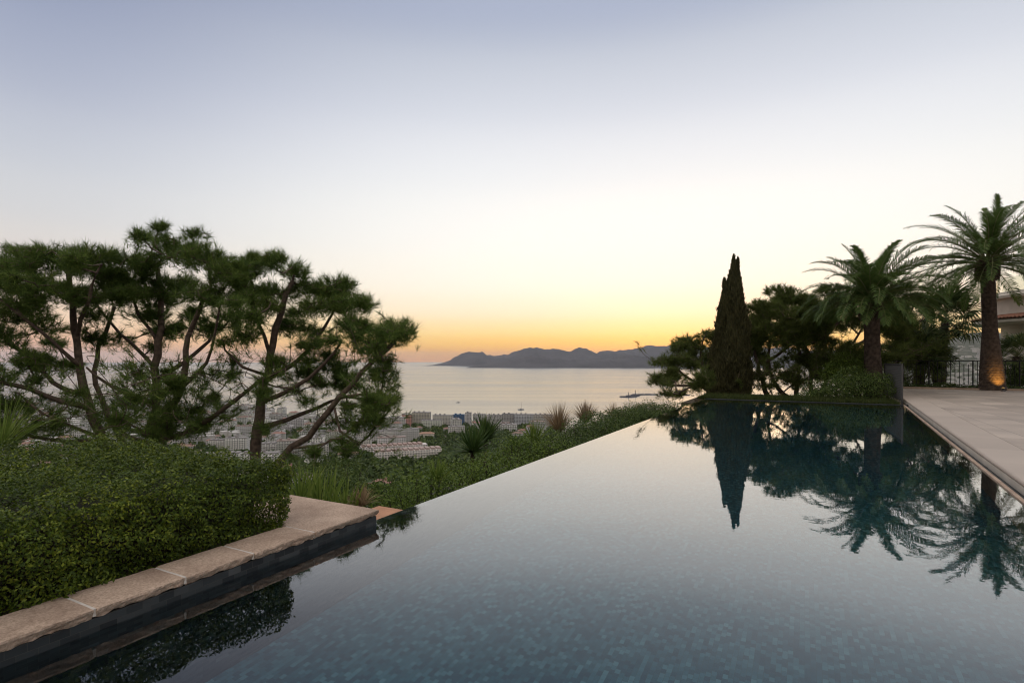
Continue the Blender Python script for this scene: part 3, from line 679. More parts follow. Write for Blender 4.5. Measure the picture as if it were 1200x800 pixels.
pine('pine_tree', 'wind-bent pine whose lowest limb sweeps out over the town and the bay', g, (Q(298, 0, 10)[0], 10 * KS, zC),
     [([(Q(296, 0, 10)[0], 10 * KS, zC), Q(298, 530, 10), Q(302, 490, 10), Q(311, 450, 10), Q(320, 405, 10), Q(330, 365, 10), Q(342, 330, 10)], .16, .05),
      ([(Q(300, 0, 9.7)[0], 9.8 * KS, zC), Q(330, 540, 9.7), Q(362, 512, 9.6), Q(384, 482, 9.5), Q(412, 450, 9.5), Q(440, 422, 9.5), Q(462, 400, 9.5)], .095, .045),
      LM([(304, 500, 10), (335, 492, 10.3), (370, 478, 10.6), (405, 465, 10.8), (435, 470, 10.9)], .06, .025),
      LM([(308, 470, 10), (345, 455, 9.7), (375, 430, 9.6), (400, 400, 9.6)], .06, .025),
      LM([(312, 445, 10), (345, 425, 10.4), (372, 395, 10.6), (392, 360, 10.7)], .06, .025),
      LM([(318, 415, 10), (302, 380, 10.2), (290, 345, 10.2)], .05, .02),
      LM([(400, 465, 9.5), (425, 462, 9.2), (448, 462, 9.1)], .035, .015),
      LM([(390, 475, 9.5), (400, 505, 9.4), (420, 520, 9.3), (440, 500, 9.2)], .025, .01),
      LM([(314, 440, 10), (285, 430, 9.6), (262, 410, 9.5)], .045, .02),
      LM([(345, 525, 9.65), (380, 520, 9.4), (410, 505, 9.3), (438, 480, 9.2)], .035, .015)],
     [C(300, 308, 10.2, 20, 14, 30), C(345, 320, 10, 18, 14, 26), C(325, 345, 10.2, 30, 15, 34), C(285, 350, 10.4, 18, 12, 20), C(392, 338, 10.4, 34, 16, 50), C(372, 362, 9.9, 30, 15, 38), C(415, 358, 10, 28, 16, 40), C(412, 380, 9.7, 22, 14, 28),
      C(464, 392, 9.5, 28, 20, 60), C(440, 410, 9.6, 20, 12, 18), C(450, 440, 9.3, 22, 16, 24), C(448, 470, 9.1, 22, 16, 32), C(436, 492, 9.2, 18, 12, 18), C(345, 385, 10.6, 30, 12, 22), C(365, 405, 10.3, 26, 10, 16), C(390, 430, 10.6, 24, 10, 14), C(400, 452, 10.8, 22, 9, 12),
      C(350, 440, 10.4, 22, 9, 10), C(290, 395, 9.7, 24, 14, 18), C(262, 402, 9.5, 16, 10, 9), C(360, 470, 9.8, 18, 7, 7), C(405, 495, 10.5, 18, 7, 8), C(310, 360, 9.7, 22, 12, 18), C(330, 300, 10.4, 12, 8, 7), C(415, 520, 9.3, 12, 6, 5), C(310, 500, 9.6, 18, 7, 7)],
     dead=30, tuft=.25, ncount=34, nwidth=.012, density=1.55, airy=150, tw=.0092, rs=1.55, extra=58)

# ------------------------------------------------------------------ trees beyond the pool
g = 'pines beyond the far end of the pool'
gz = -.35
def bp(px, Y, z=gz): p = P(px, 0, Y); return (p[0], p[1], z)
pine('pine_tree', 'small leaning pine between the sea and the tall cypress', g, bp(838, 30.42),
     [([bp(838, 30.42), P(822, 452, 30.42), P(800, 438, 30.42), P(785, 425, 30.42)], .13, .05), ([bp(836, 30.77), P(825, 440, 30.77), P(822, 410, 30.77), P(828, 392, 30.77)], .10, .04),
      LM([(820, 450, 30.42), (800, 452, 29.83), (780, 450, 29.83)], .05, .02)],
     [C(796, 408, 30.42, 15, 10, 30.42), C(778, 425, 30.42, 14, 11, 22), C(772, 446, 29.95, 13, 11, 20), C(830, 392, 31.00, 16, 8, 18), C(815, 408, 30.89, 16, 10, 22), C(790, 444, 30.42, 16, 10, 20), C(812, 430, 31.12, 16, 11, 22), C(785, 462, 29.95, 18, 8, 16), C(815, 455, 30.89, 14, 10, 14), C(830, 425, 31.36, 12, 18, 30), C(800, 425, 30.42, 22, 12, 34), C(825, 445, 26.2, 14, 14, 30.42), C(805, 400, 31.00, 16, 8, 20), C(838, 400, 31.36, 10, 14, 20)],
     tuft=.27, ncount=40, nwidth=.015, mat='needle_dark', tw=.012, density=1.9, extra=14, airy=30)
pine('pine_tree', 'broad pine with several crossing stems just beside the cypress', g, bp(905, 29),
     [([bp(900, 29), P(893, 445, 29), P(885, 415, 29), P(888, 380, 29)], .15, .06), ([bp(925, 29), P(912, 455, 29), P(900, 425, 29.5), P(905, 390, 29.5)], .15, .06),
      ([bp(932, 28.5), P(934, 440, 28.5), P(936, 405, 28.6), P(928, 370, 28.8)], .13, .05), LM([(934, 445, 28.5), (915, 462, 28.2), (900, 468, 28)], .05, .03),
      LM([(896, 425, 29), (925, 405, 29.4), (950, 380, 29.6)], .07, .03)],
     [C(897, 362, 29, 24, 12, 60), C(930, 352, 29.4, 26, 11, 56), C(905, 384, 28.4, 26, 10, 50), C(940, 378, 28.8, 28, 12, 54), C(885, 385, 29, 10, 14, 20), C(925, 402, 28, 26, 9, 40), C(958, 362, 29.6, 24, 12, 44), C(885, 410, 29.4, 9, 10, 12), C(945, 420, 28.4, 22, 7, 18), C(915, 342, 29.8, 20, 9, 22), C(890, 440, 28.5, 14, 9, 14), C(960, 400, 28.2, 20, 10, 30), C(918, 372, 28.6, 34, 16, 70), C(890, 398, 28.8, 14, 12, 26), C(930, 392, 28.2, 30, 10, 44), C(900, 452, 28.2, 14, 6, 9), C(930, 448, 28.2, 14, 8, 14), C(952, 386, 29, 24, 14, 44)],
     tuft=.28, ncount=44, nwidth=.017, mat='needle_dark', tw=.012, density=2.2, extra=22, airy=120)
pine('pine_tree', 'dark pine behind the shorter feathery palm', g, bp(958, 30),
     [([bp(952, 30), P(950, 440, 30), P(960, 405, 30), P(985, 375, 30), P(1005, 360, 30)], .15, .06), ([bp(962, 30.4), P(975, 430, 30.4), P(1000, 400, 30.4), P(1020, 370, 30.4)], .14, .05),
      LM([(955, 425, 30), (940, 400, 30), (930, 380, 30)], .07, .03), LM([(975, 388, 30), (970, 365, 30.5)], .05, .03), LM([(965, 440, 30.2), (985, 415, 30), (1010, 400, 29.6), (1030, 385, 29.5)], .05, .03)],
     [C(990, 352, 30, 26, 10, 46), C(1022, 345, 30.4, 26, 10, 40), C(1005, 366, 30.8, 24, 8, 26), C(975, 340, 30.4, 20, 8, 22), C(985, 425, 29.4, 22, 8, 30), C(1012, 418, 29.2, 16, 9, 22), C(1045, 360, 30, 18, 14, 34), C(1050, 395, 29.6, 14, 16, 28), C(970, 440, 29.2, 18, 10, 24), C(1055, 338, 31, 18, 10, 22), C(998, 384, 30.6, 24, 9, 22), C(985, 408, 29.6, 30, 10, 40), C(965, 372, 30.4, 22, 14, 40), C(1040, 385, 30, 18, 14, 34), C(955, 428, 29.4, 16, 9, 20), C(1005, 432, 29, 16, 10, 26)],
     tuft=.28, ncount=44, nwidth=.017, mat='needle_dark', tw=.012, density=2.2, extra=22, airy=120)
pine('pine_tree', 'dense dark pine crown behind the fan palms', g, bp(1048, 32),
     [([bp(1048, 32), P(1050, 430, 32), P(1056, 390, 32), P(1070, 360, 32)], .14, .05), LM([(1053, 405, 32), (1070, 385, 32.5), (1090, 365, 33)], .07, .03)],
     [C(1070, 352, 32, 20, 12, 40), C(1065, 385, 32, 16, 12, 28), C(1045, 410, 31.5, 14, 12, 24), C(1055, 370, 33, 14, 12, 20), C(1072, 412, 32.4, 12, 9, 14)],
     tuft=.30, ncount=40, nwidth=.018, mat='needle_dark', tw=.012, density=1.8, extra=8)

# cypress
def cypress(base, spires, label):
    root = tag(empty('cypress_tree', base), label, 'tree'); mbl = MB(); mbt = MB(); B = np.array(base)
    for (px, top, Y, r, n) in spires:
        p = P(px, top, Y); H = p[2] - base[2]; ox = p[0] - base[0]; oy = Y - base[1]
        h = rng.random(n) ** .85; ph = rng.random(n) * 2 * np.pi
        prof = r * np.interp(h, [0, .12, .40, .62, .78, .90, 1], [.85, 1, .90, .66, .42, .16, .0])
        prof = prof * (1 + .16 * np.sin(ph * 3 + h * 17) + .10 * np.sin(ph * 7 - h * 31)) 
        rad = prof * (.55 + .5 * rng.random(n) ** .5)
        wob = .05 * np.sin(h * 9 + px)
        pos = np.stack([ox + wob + rad * np.cos(ph), oy + rad * np.sin(ph), .05 + h * H], 1)
        tipd = np.stack([.28 * (1 - h) * np.cos(ph), .28 * (1 - h) * np.sin(ph), np.ones(n)], 1)
        ln = (.16 + .16 * rng.random(n)) * (1.0 + .2 * (h > .93))
        for q in range(5):
            d = tipd + rng.normal(size=(n, 3)) * (.30 - .20 * h)[:, None]; d /= np.linalg.norm(d, axis=1)[:, None]
            s_ = np.cross(d, rng.normal(size=(n, 3))); s_ /= np.linalg.norm(s_, axis=1)[:, None]
            p0 = pos + rng.normal(size=(n, 3)) * (.04 - .03 * h)[:, None]; l_ = ln[:, None]
            v = np.stack([p0, p0 + d * l_ * .5 + s_ * .022, p0 + d * l_, p0 + d * l_ * .5 - s_ * .022], 1)
            mbl.add(v, np.arange(n)[:, None] * 4 + np.arange(4)[None, :])
        mbt.tube([(ox * .3, oy * .3, -.1), (ox, oy, .6), (ox, oy, H * .5), (ox, oy, H * .97)], [.14, .12, .07, .01], k=8)
    mbt.build('trunk', M['bark'], root, smooth=True); mbl.build('crown', M['cypress'], root)
cypress((P(853, 0, 28.5)[0], 28.5, gz), [(859, 306, 28.50, 0.752, 5600), (864.5, 309, 28.61, 0.593, 4800), (850, 333, 28.50, 0.684, 4600), (842, 388, 28.50, 0.524, 2400), (868, 356, 28.39, 0.479, 2800), (857, 378, 27.81, 0.661, 2800), (846, 414, 28.04, 0.627, 2000)],
        'tall narrow dark cypress with split tips at the corner of the pool')

# ------------------------------------------------------------------ palms
def frond_mesh(L_, elev, droop, nl=76, lw=.032, ll=.55, seed=0):
    """arching feather frond starting at the origin towards +X at the given elevation"""
    r_ = np.random.default_rng(seed); n = 22; pts = [np.zeros(3)]; a = elev; tw_ = r_.normal() * .12
    for q in range(n):
        s_ = q / n; a -= droop * (.35 + 1.3 * s_) / n; pts.append(pts[-1] + np.array([math.cos(a) * math.cos(tw_ * s_), math.cos(a) * math.sin(tw_ * s_), math.sin(a)]) * L_ / n)
    pts = np.array(pts); mb = MB(); mb.tube(pts, np.linspace(.035, .006, n + 1) * L_ / 4, k=5, mi=1)
    T = np.gradient(pts, axis=0); T /= np.linalg.norm(T, axis=1)[:, None]
    side = np.array([0, 1., 0]); U = np.cross(T, side); U *= -1 if U[0][2] < 0 else 1
    s_ = np.repeat(np.linspace(.12, .995, nl), 2); sg = np.tile([-1., 1.], nl)
    idx = s_ * n; i0 = np.minimum(idx.astype(int), n - 1); fr = (idx - i0)[:, None]
    base = pts[i0] * (1 - fr) + pts[i0 + 1] * fr; t_ = T[i0]; up = U[i0]
    ln = ll * (np.sin(np.clip(s_, .02, 1) * np.pi * .86 + .25) ** .7) * (.85 + .3 * r_.random(len(s_))); ln = np.clip(ln, .10, None)[:, None]
    lift = .42 + .25 * r_.normal(size=(len(s_), 1))
    d = side[None] * sg[:, None] * .85 + t_ * (.62 + .5 * s_[:, None]) + up * lift * .7; d /= np.linalg.norm(d, axis=1)[:, None]
    w = np.cross(d, up + 1e-3); w /= np.linalg.norm(w, axis=1)[:, None]; w = w * lw * (1 + .0 * ln)
    mid = base + d * ln * .55; tip = base + d * ln + np.array([0, 0, -1.]) * ln * (.16 + .12 * r_.random((len(s_), 1)))
    v = np.stack([base - w * .35, base + w * .35, mid + w * .5, tip, mid - w * .5], 1); m_ = len(s_)
    k_ = np.arange(m_)[:, None] * 5
    mb.add(v, k_ + np.array([[0, 1, 2, 4]])); mb.v.append(np.zeros((0, 3)))
    base_i = mb.n - m_ * 5; mb.f3.append(base_i + k_ + np.array([[4, 2, 3]])); mb.m3.append(np.zeros(m_))
    return mb
def date_palm(base, top, label, L_=4.2, r0=.5, r1=.36, nf=64, phase=0, lean=(0, 0), group='feathery date palms', seed=1, low=-.5, fronds=None):
    root = tag(empty('date_palm', base), label, 'palm', group); B = Vector(base); H = top[2] - base[2]; ox, oy = top[0] - base[0], top[1] - base[1]
    k, n = 40, 150; mb = MB(); V = []
    for q in range(n + 1):
        t_ = q / n; r_ = np.interp(t_, [0, .04, .12, .5, .85, 1], [r0 * 1.12, r0 * 1.05, r0, r1 * 1.06, r1, r1 * .9])
        z = t_ * H
        for a in range(k):
            ph = a / k * 2 * math.pi; zz = z / .115; row = math.floor(zz); fz = zz - row
            cell = (ph / (2 * math.pi) * 16 + .5 * (row % 2)) % 1
            d = .05 * (1 - abs(2 * cell - 1) ** 2) * (1 - fz) ** .8 + .018 * noise.noise(Vector((math.cos(ph) * 3, math.sin(ph) * 3, z * 5 + seed)))
            rr_ = r_ * (1 + d)
            V.append((ox * t_ + rr_ * math.cos(ph), oy * t_ + rr_ * math.sin(ph), z))
    i = np.arange(n)[:, None] * k; j = np.arange(k)[None, :]; j2 = (j + 1) % k
    mb.add(V, np.stack([i + j, i + j2, i + k + j2, i + k + j], -1).reshape(-1, 4)); mb.build('trunk', M['palmtrunk'], root)
    # boss of cut leaf bases under the crown
    mb = MB(); tcx, tcy = ox, oy
    for q in range(150):
        t_ = q / 150; ph = q * 2.39996; z = H - .75 + t_ * .95; rb = r1 * np.interp(t_, [0, .35, .75, 1], [.95, 1.35, 1.3, .8]); el = .35 + t_ * .9
        d = np.array([math.cos(ph) * math.cos(el), math.sin(ph) * math.cos(el), math.sin(el)]); p0 = np.array([tcx + rb * .7 * math.cos(ph), tcy + rb * .7 * math.sin(ph), z])
        mb.tube([p0, p0 + d * .16, p0 + d * .30], [.085, .07, .045], k=5)
    mb.lathe([(r1 * .9, H - .9), (r1 * 1.15, H - .5), (r1 * 1.2, H - .1), (r1 * .9, H + .25), (.05, H + .5)], tcx, tcy, 16); mb.build('leaf_base', M['palmtrunk'], root)
    cls = [(1.36, .60), (1.18, .85), (1.0, 1.25), (.75, 1.65), (.45, 1.55), (.15, 1.2), (-.15, .95), (-.45, .8)]
    meshes = {}
    rr = np.random.default_rng(seed * 7)
    for q in range(nf):
        t_ = (q + .5) / nf; el = np.interp(t_, [0, .14, .42, .72, 1], [1.32, 1.08, .60, .05, low])
        ci = int(np.argmin([abs(c[0] - el) for c in cls]))
        ph = q * 2.39996 + phase
        key = (ci, q % 2)
        if key not in meshes:
            e, dr = cls[ci]; tmp = frond_mesh(L_ * (.94 + .1 * (q % 2)) * (.78 if ci == 0 else .95 if ci == 1 else 1.03), e, dr, seed=seed * 100 + ci * 2 + q % 2)
            o = tmp.build('frond', [M['palm'], M['petiole']], root); meshes[key] = o
        else:
            o = meshes[key].copy(); COL.objects.link(o); o.parent = root
        rb = r1 * .45
        o.location = (tcx + rb * math.cos(ph), tcy + rb * math.sin(ph), H + .05 + .35 * (1 - t_)); o.rotation_euler = (rr.normal() * .12, rr.normal() * .07, ph)
        s_ = .9 + .16 * rr.random(); o.scale = (s_, s_, s_)
    return root
date_palm(bp(1024, 25, -.37), P(1021, 357, 25), 'shorter feathery palm rising from the dark bush at the pool corner', L_=3.15, r0=.41, r1=.30, nf=68, seed=1, phase=.4, low=.10)
date_palm(bp(1163, 27.4, .15), P(1157, 312, 27.4), 'tall feathery palm with an amber uplight glowing on its ringed trunk', L_=4.1, r0=.49, r1=.285, nf=70, seed=2, phase=1.1, low=-.25)
date_palm((24.4, 19.2, .15), (24.4, 19.2, 8.6), 'feathery palm whose frond tips reach in beside the house', L_=4.2, r0=.5, r1=.4, nf=44, seed=3, phase=.2, low=-.3)

def fan_leaf_mesh(seed, R_=.75, stem=.8, nseg=26):
    r_ = np.random.default_rng(seed); mb = MB()
    mb.tube([(0, 0, 0), (stem * .5, 0, .05), (stem, 0, 0)], [.022, .016, .012], k=5, mi=1)
    for q in range(nseg):
        a = (q / (nseg - 1) - .5) * 4.5; d = np.array([math.cos(a), math.sin(a), .12 * math.cos(a)]); L_ = R_ * (1 - .12 * abs(a / 2.2)) * (.9 + .2 * r_.random())
        w = np.array([-math.sin(a), math.cos(a), 0]) * .034 * R_ / .75; p0 = np.array([stem, 0, 0]); fold = np.array([0, 0, .02 * (1 if q % 2 else -1)])
        m1 = p0 + d * L_ * .6 + fold; tip = p0 + d * L_ + np.array([0, 0, -1]) * L_ * (.18 + .22 * r_.random())
        mb.add([p0, m1 + w, tip, m1 - w], [(0, 1, 2, 3)])
    return mb
FAN = [None] * 4
def fan_palm(base, top, label, nf=30, r=.15, R_=.75, stem=.8, skirt=0, group='fan palms by the iron railing', low=-.9):
    root = tag(empty('fan_palm', base), label, 'palm', group); d = np.array(top) - np.array(base); H = d[2]
    mb = MB(); n = 40; tt = np.linspace(0, 1, n); pts = np.stack([d[0] * tt, d[1] * tt, H * tt], 1)
    mb.tube(pts, r * (1.15 - .2 * tt) * (1 + .08 * (np.arange(n) % 2)), k=12, wob=.06); mb.build('trunk', M['palmtrunk'], root, smooth=False)
    for q in range(nf):
        t_ = (q + .5) / nf; el = np.interp(t_, [0, .2, .6, 1], [1.35, .9, .1, low]); ph = q * 2.39996
        key = q % 4
        if q < 4: first = fan_leaf_mesh(key + int(R_ * 100), R_, stem).build('leaf', [M['fanpalm'], M['petiole']], root); FAN[key] = first; o = first
        else: o = FAN[key].copy(); COL.objects.link(o); o.parent = root
        o.location = (d[0], d[1], H + .1 * (1 - t_) - .25 * t_); o.rotation_euler = (rng.normal() * .35, -el, ph); s_ = .85 + .3 * rng.random(); o.scale = (s_, s_, s_)
    return root
fan_palm(bp(1103, 34, .15), P(1108, 372, 34), 'tall fan palm standing against the glow beside the iron railing', nf=40, r=.20, R_=1.15, stem=1.15, low=-.8)
fan_palm(bp(1076, 33, .15), P(1080, 412, 33), 'squat fan palm with a dense low crown in front of the railing', nf=34, r=.26, R_=1.0, stem=.8, low=-.6)
fan_palm(bp(1098, 32.5, .15), P(1092, 418, 32.5), 'small fan palm leaning on its short trunk by the railing', nf=22, r=.16, R_=.85, stem=.7, low=-.8)
fan_palm(bp(1190, 31.5, .15), P(1192, 418, 31.5), 'low fan palm tucked under the eaves of the round house', nf=26, r=.2, R_=.8, stem=.9, low=-.5)

# ------------------------------------------------------------------ shrubs
def shrub(name, label, cat, base, lumps, n, size, mat, group=None, aspect=.5, coord=None):
    """lumps: (centre, radii) in metres, relative to base"""
    root = tag(empty(name, base), label, cat, group); mb = MB(); mt = MB()
    vol = [a * b_ + b_ * c_ + a * c_ for _, (a, b_, c_) in lumps]; tot = sum(vol)
    for (c, rd), vo_ in zip(lumps, vol):
        m_ = int(n * vo_ / tot); d = rng.normal(size=(m_, 3)); d /= np.linalg.norm(d, axis=1)[:, None]
        lump = 1 + .12 * np.sin(d[:, 0] * 7 + c[0] * 3) * np.cos(d[:, 1] * 6 + c[1]) + .10 * np.sin(d[:, 2] * 9 + c[0] * 5)
        pos = np.array(c) + d * np.array(rd) * (lump * (.62 + .42 * rng.random(m_) ** .6))[:, None]
        k_ = pos[:, 2] > -.02; leaves(mb, pos[k_], (d + np.array([0, 0, .5]))[k_], size * (.7 + .6 * rng.random(k_.sum())), aspect, .8)
        for q in range(9):
            e = rng.normal(size=3); e[2] = abs(e[2]); e /= np.linalg.norm(e); tip = np.array(c) + e * np.array(rd) * .85
            st = np.array([c[0] * .25 + rng.normal() * .01, c[1] * .25, 0]); mt.tube([st, (st + tip) / 2 + rng.normal(size=3) * .05, tip], [.02, .012, .004], k=4)
    mt.build('branch_core', M['twig'], root); mb.build('foliage', M[mat], root); return root
# dark mound of shrubs at the pool corner, one object per bush
def rel(base, pts): return [((p[0] - base[0], p[1] - base[1], p[2] - base[2]), r_) for p, r_ in pts]
b0 = bp(1010, 22.6, 0)
shrub('shrub', 'dense dark green shrub spilling towards the water under the shorter feathery palm', 'shrub', b0, rel(b0, [(P(1008, 458, 22.4), (.9, .6, .55)), (P(985, 456, 22.8), (.7, .6, .5)), (P(1030, 457, 22.0), (.65, .5, .55)), (P(998, 445, 23.2), (.8, .6, .55)), (P(1025, 447, 22.8), (.7, .6, .45))]), 9000, .075, 'shrub', 'shrubs beyond the far end of the pool')
b0 = bp(990, 25.6, -.37)
shrub('shrub', 'taller rounded shrub in front of the dark pine stems', 'shrub', b0, rel(b0, [(P(990, 432, 25.8), (.9, .7, .8)), (P(1003, 440, 25.4), (.8, .6, .9)), (P(975, 445, 25.6), (.6, .6, .7))]), 6500, .08, 'shrub_pale', 'shrubs beyond the far end of the pool')
b0 = bp(966, 24.2, -.37)
shrub('shrub', 'low trailing shrub at the water edge below the pine stems', 'shrub', b0, rel(b0, [(P(966, 461, 23.6), (.7, .5, .28)), (P(948, 464, 23.6), (.6, .4, .2)), (P(955, 455, 25), (.6, .5, .4))]), 3500, .07, 'shrub', 'shrubs beyond the far end of the pool')
b0 = bp(1190, 30.5, .16)
shrub('shrub', 'dark bushy shrub between the tall palm and the round house', 'shrub', b0, rel(b0, [(P(1190, 440, 30.5), (1.0, .7, .75)), (P(1212, 435, 30.5), (1.0, .7, .95)), (P(1180, 448, 30.6), (.6, .5, .4))]), 6000, .09, 'shrub')
# clipped strip under the railing
mb = MB(); n = 9000; u_ = 36.2 + rng.random(n) * .7; v_ = DE(35) + .3 + rng.random(n) * 17; z_ = .16 + .30 * rng.random(n) * (.8 + .3 * np.sin(v_ * 3.1))
pos = np.array([W(a, b_, c) for a, b_, c in zip(u_, v_, z_)]); leaves(mb, pos, np.tile([0, 0, 1.], (n, 1)), .09, .5, 1)
tag(mb.build('hedge', M['shrub']), 'knee-high dark hedge running along the foot of the iron railing', 'hedge')
# grass fringe at the far pool end
mb = MB(); n = 16000; u_ = U1 + .25 + rng.random(n) ** 1.5 * 2.6; v_ = -4.1 + rng.random(n) * 7.2
base = np.array([W(a, b_, -.03) for a, b_ in zip(u_, v_)]); tip = base + rng.normal(size=(n, 3)) * .05 + np.array([0, 0, 1.]) * (.07 + .12 * rng.random((n, 1)))
blades(mb, base, tip, .016, .05, 2); n = 5000; k_ = rng.integers(0, len(base), n); leaves(mb, base[k_] + np.array([0, 0, .07]), np.tile([0, 0, 1.], (n, 1)), .06, .5, .8)
tag(mb.build('grass', M['grass']), 'short grass fringe along the far edge of the pool', 'grass', kind='stuff')

# the big clipped hedge
def hedge(root, u0, u1, v0, v1, z0, z1, n, size, mat):
    """rounded clipped box in pool coordinates"""
    def surf(u, v, side):
        pass
    mb = MB()
    lump = lambda u, v: .035 * np.sin(u * 5.1 + v * 2.3) * np.cos(v * 4.3 - u) + .025 * np.sin(u * 11 + 1.3) * np.sin(v * 9 + .4) + .012 * np.sin(u * 23 + v * 19)
    ne = 9
    cu, cv = (u0 + u1) / 2, (v0 + v1) / 2; hu, hv, hzz = (u1 - u0) / 2, (v1 - v0) / 2, (z1 - z0)
    # superellipsoid-like: choose points on box faces then pull the edges in
    A1 = (u1 - u0) * (v1 - v0); A2 = (u1 - u0) * hzz; A3 = (v1 - v0) * hzz; tot = A1 + A2 * 1.4 + A3 * 1.2
    nt_, nf_, ns_ = int(n * A1 / tot), int(n * A2 * 1.4 / tot), int(n * A3 * 1.2 / tot)
    a = rng.random((nt_, 2)); top = np.stack([u0 + a[:, 0] * (u1 - u0), v0 + a[:, 1] * (v1 - v0), np.full(nt_, z1)], 1); tn = np.tile([0, 0, 1.], (nt_, 1))
    a = rng.random((nf_, 2)); fr = np.stack([u0 + a[:, 0] * (u1 - u0), np.full(nf_, v1), z0 + a[:, 1] * hzz], 1); fn = np.tile([0, 1., .2], (nf_, 1))
    a = rng.random((ns_, 2)); sd_ = np.stack([np.full(ns_, u1), v0 + a[:, 0] * (v1 - v0), z0 + a[:, 1] * hzz], 1); sn = np.tile([1., 0, .2], (ns_, 1))
    p = np.concatenate([top, fr, sd_]); nn_ = np.concatenate([tn, fn, sn])
    # round the arrises
    q = np.stack([np.clip((p[:, 0] - cu) / hu, -1, 1), np.clip((p[:, 1] - cv) / hv, -1, 1), np.clip((p[:, 2] - z0) / hzz, 0, 1)], 1)
    rr_ = .20
    du = np.maximum(0, p[:, 0] - (u1 - rr_)); dv = np.maximum(0, p[:, 1] - (v1 - rr_)); dz = np.maximum(0, p[:, 2] - (z1 - rr_))
    dd = np.sqrt(du ** 2 + dv ** 2 + dz ** 2) + 1e-9; k_ = np.where(dd > rr_, rr_ / dd, 1)
    p[:, 0] -= du * (1 - k_); p[:, 1] -= dv * (1 - k_); p[:, 2] -= dz * (1 - k_)
    # the foot tucks in on the face
    tuck = .10 * (1 - q[:, 2]) ** 2; p[:, 1] -= np.where(nn_[:, 1] > .5, tuck, 0); p[:, 0] -= np.where(nn_[:, 0] > .5, tuck * 1.5, 0)
    core = p.copy()
    off = lump(p[:, 0] + p[:, 2] * 1.7, p[:, 1] + p[:, 2] * 2.1)
    gap = np.array([noise.noise(Vector((a_ * 5.5, b_ * 5.5, c_ * 5.5))) for a_, b_, c_ in p])
    depth = -rng.random(len(p)) ** 1.4 * .15 + .015 + off * 1.3 + gap * .13
    p = p + nn_ / np.linalg.norm(nn_, axis=1)[:, None] * depth[:, None]
    sprig = rng.random(len(p)) < .02; p[sprig] += nn_[sprig] * .05 * rng.random((sprig.sum(), 1))
    wp = np.array([W(a_, b_, c_) for a_, b_, c_ in p]); wn = np.array([W(a_, b_, c_) for a_, b_, c_ in nn_])
    leaves(mb, wp - np.array(root.location), wn + np.array([0, 0, .35]), size * (.6 + .8 * rng.random(len(p))), .5, .75)
    mb.build('foliage', M[mat], root)
    ct = MB(); i_ = .2; ct.box(u0, u1 - i_ - .05, v0 + i_, v1 - i_ - .10, z0, z1 - i_)
    o = build_uv(ct, 'branch_core', M['twig'], root)  # dark solid box added inside the hedge to block the view through the leaves
    tw = MB()
    for q_ in range(500):
        u = u0 + rng.random() * (u1 - u0 - .35); v = v1 - .1 - rng.random() * .25; a_ = np.array(W(u, v - .1, z0)); b_ = np.array(W(u + rng.normal() * .12, v + rng.normal() * .06, z0 + hzz * (.4 + .55 * rng.random())))
        tw.tube([a_, (a_ + b_) / 2 + rng.normal(size=3) * .03, b_], [.006, .004, .002], k=4, cap=False)
    o2 = tw.build('twigs', M['twig']); o2.data.transform(Matrix.Translation(-Vector(root.location))); o2.parent = root
hr = tag(empty('hedge', W(1.0, -5.5, .1)), 'large clipped bright green hedge beside the rough stone slabs', 'hedge')
hedge(hr, -2.0, 3.52, -7.4, -4.12, .10, .735, 190000, .026, 'hedge')

# strip of shrubs outside the overflow edge
segs = [(5.0, 8.1, 'shrub_pale', 'leafy green shrub next to the terracotta ledge', 18000, .045, 3),
        (8.1, 11.5, 'shrub_pale', 'shrub on the pool side of the spiky yuccas', 18000, .05, 3),
        (11.5, 15.5, 'shrub', 'low dark shrub between the yuccas and the tan grass tufts', 19000, .055, 3),
        (15.5, 24.6, 'shrub', 'long low dark shrub ending at the small leaning pine', 42000, .06, 4)]
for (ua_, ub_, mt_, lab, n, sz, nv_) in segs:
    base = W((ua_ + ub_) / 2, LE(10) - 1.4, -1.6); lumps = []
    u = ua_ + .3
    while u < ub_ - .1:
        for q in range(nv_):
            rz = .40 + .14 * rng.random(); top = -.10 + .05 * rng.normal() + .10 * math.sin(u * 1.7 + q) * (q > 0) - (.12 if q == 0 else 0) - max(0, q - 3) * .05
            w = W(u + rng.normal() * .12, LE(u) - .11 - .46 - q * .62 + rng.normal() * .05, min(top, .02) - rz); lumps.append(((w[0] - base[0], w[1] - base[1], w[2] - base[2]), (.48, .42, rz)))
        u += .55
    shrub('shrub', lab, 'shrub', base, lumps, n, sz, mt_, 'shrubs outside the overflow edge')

# spiky plants: rosettes of blades
def rosette(name, label, cat, c, n, length, width, mat, spread=(.1, 1.3), trunk=.0, group=None, bend=.12, base_r=.05):
    """c: centre of the rosette; trunk: height of stem below it"""
    root = tag(empty(name, (c[0], c[1], c[2] - trunk)), label, cat, group); mb = MB()
    ph = rng.random(n) * 2 * np.pi; th = spread[0] + (spread[1] - spread[0]) * rng.random(n) ** .8
    d = np.stack([np.sin(th) * np.cos(ph), np.sin(th) * np.sin(ph), np.cos(th)], 1); ln = length * (.7 + .35 * rng.random((n, 1)))
    base = np.stack([base_r * np.cos(ph) * rng.random(n), base_r * np.sin(ph) * rng.random(n), np.full(n, trunk)], 1)
    tip = base + d * ln; tip[:, 2] -= ln[:, 0] * bend * np.sin(th) * 1.2
    blades(mb, base, tip, width, bend, 4); mb.build('leaves', M[mat], root)
    if trunk > .12:
        mt = MB(); mt.tube([(0, 0, -.2), (0, 0, trunk * .5), (0, 0, trunk + .03)], [.07, .06, .05], k=8, wob=.05); mt.build('stem', M['palmtrunk'], root)
    return root
def atuv(px, py, Y): return P(px, py, Y)
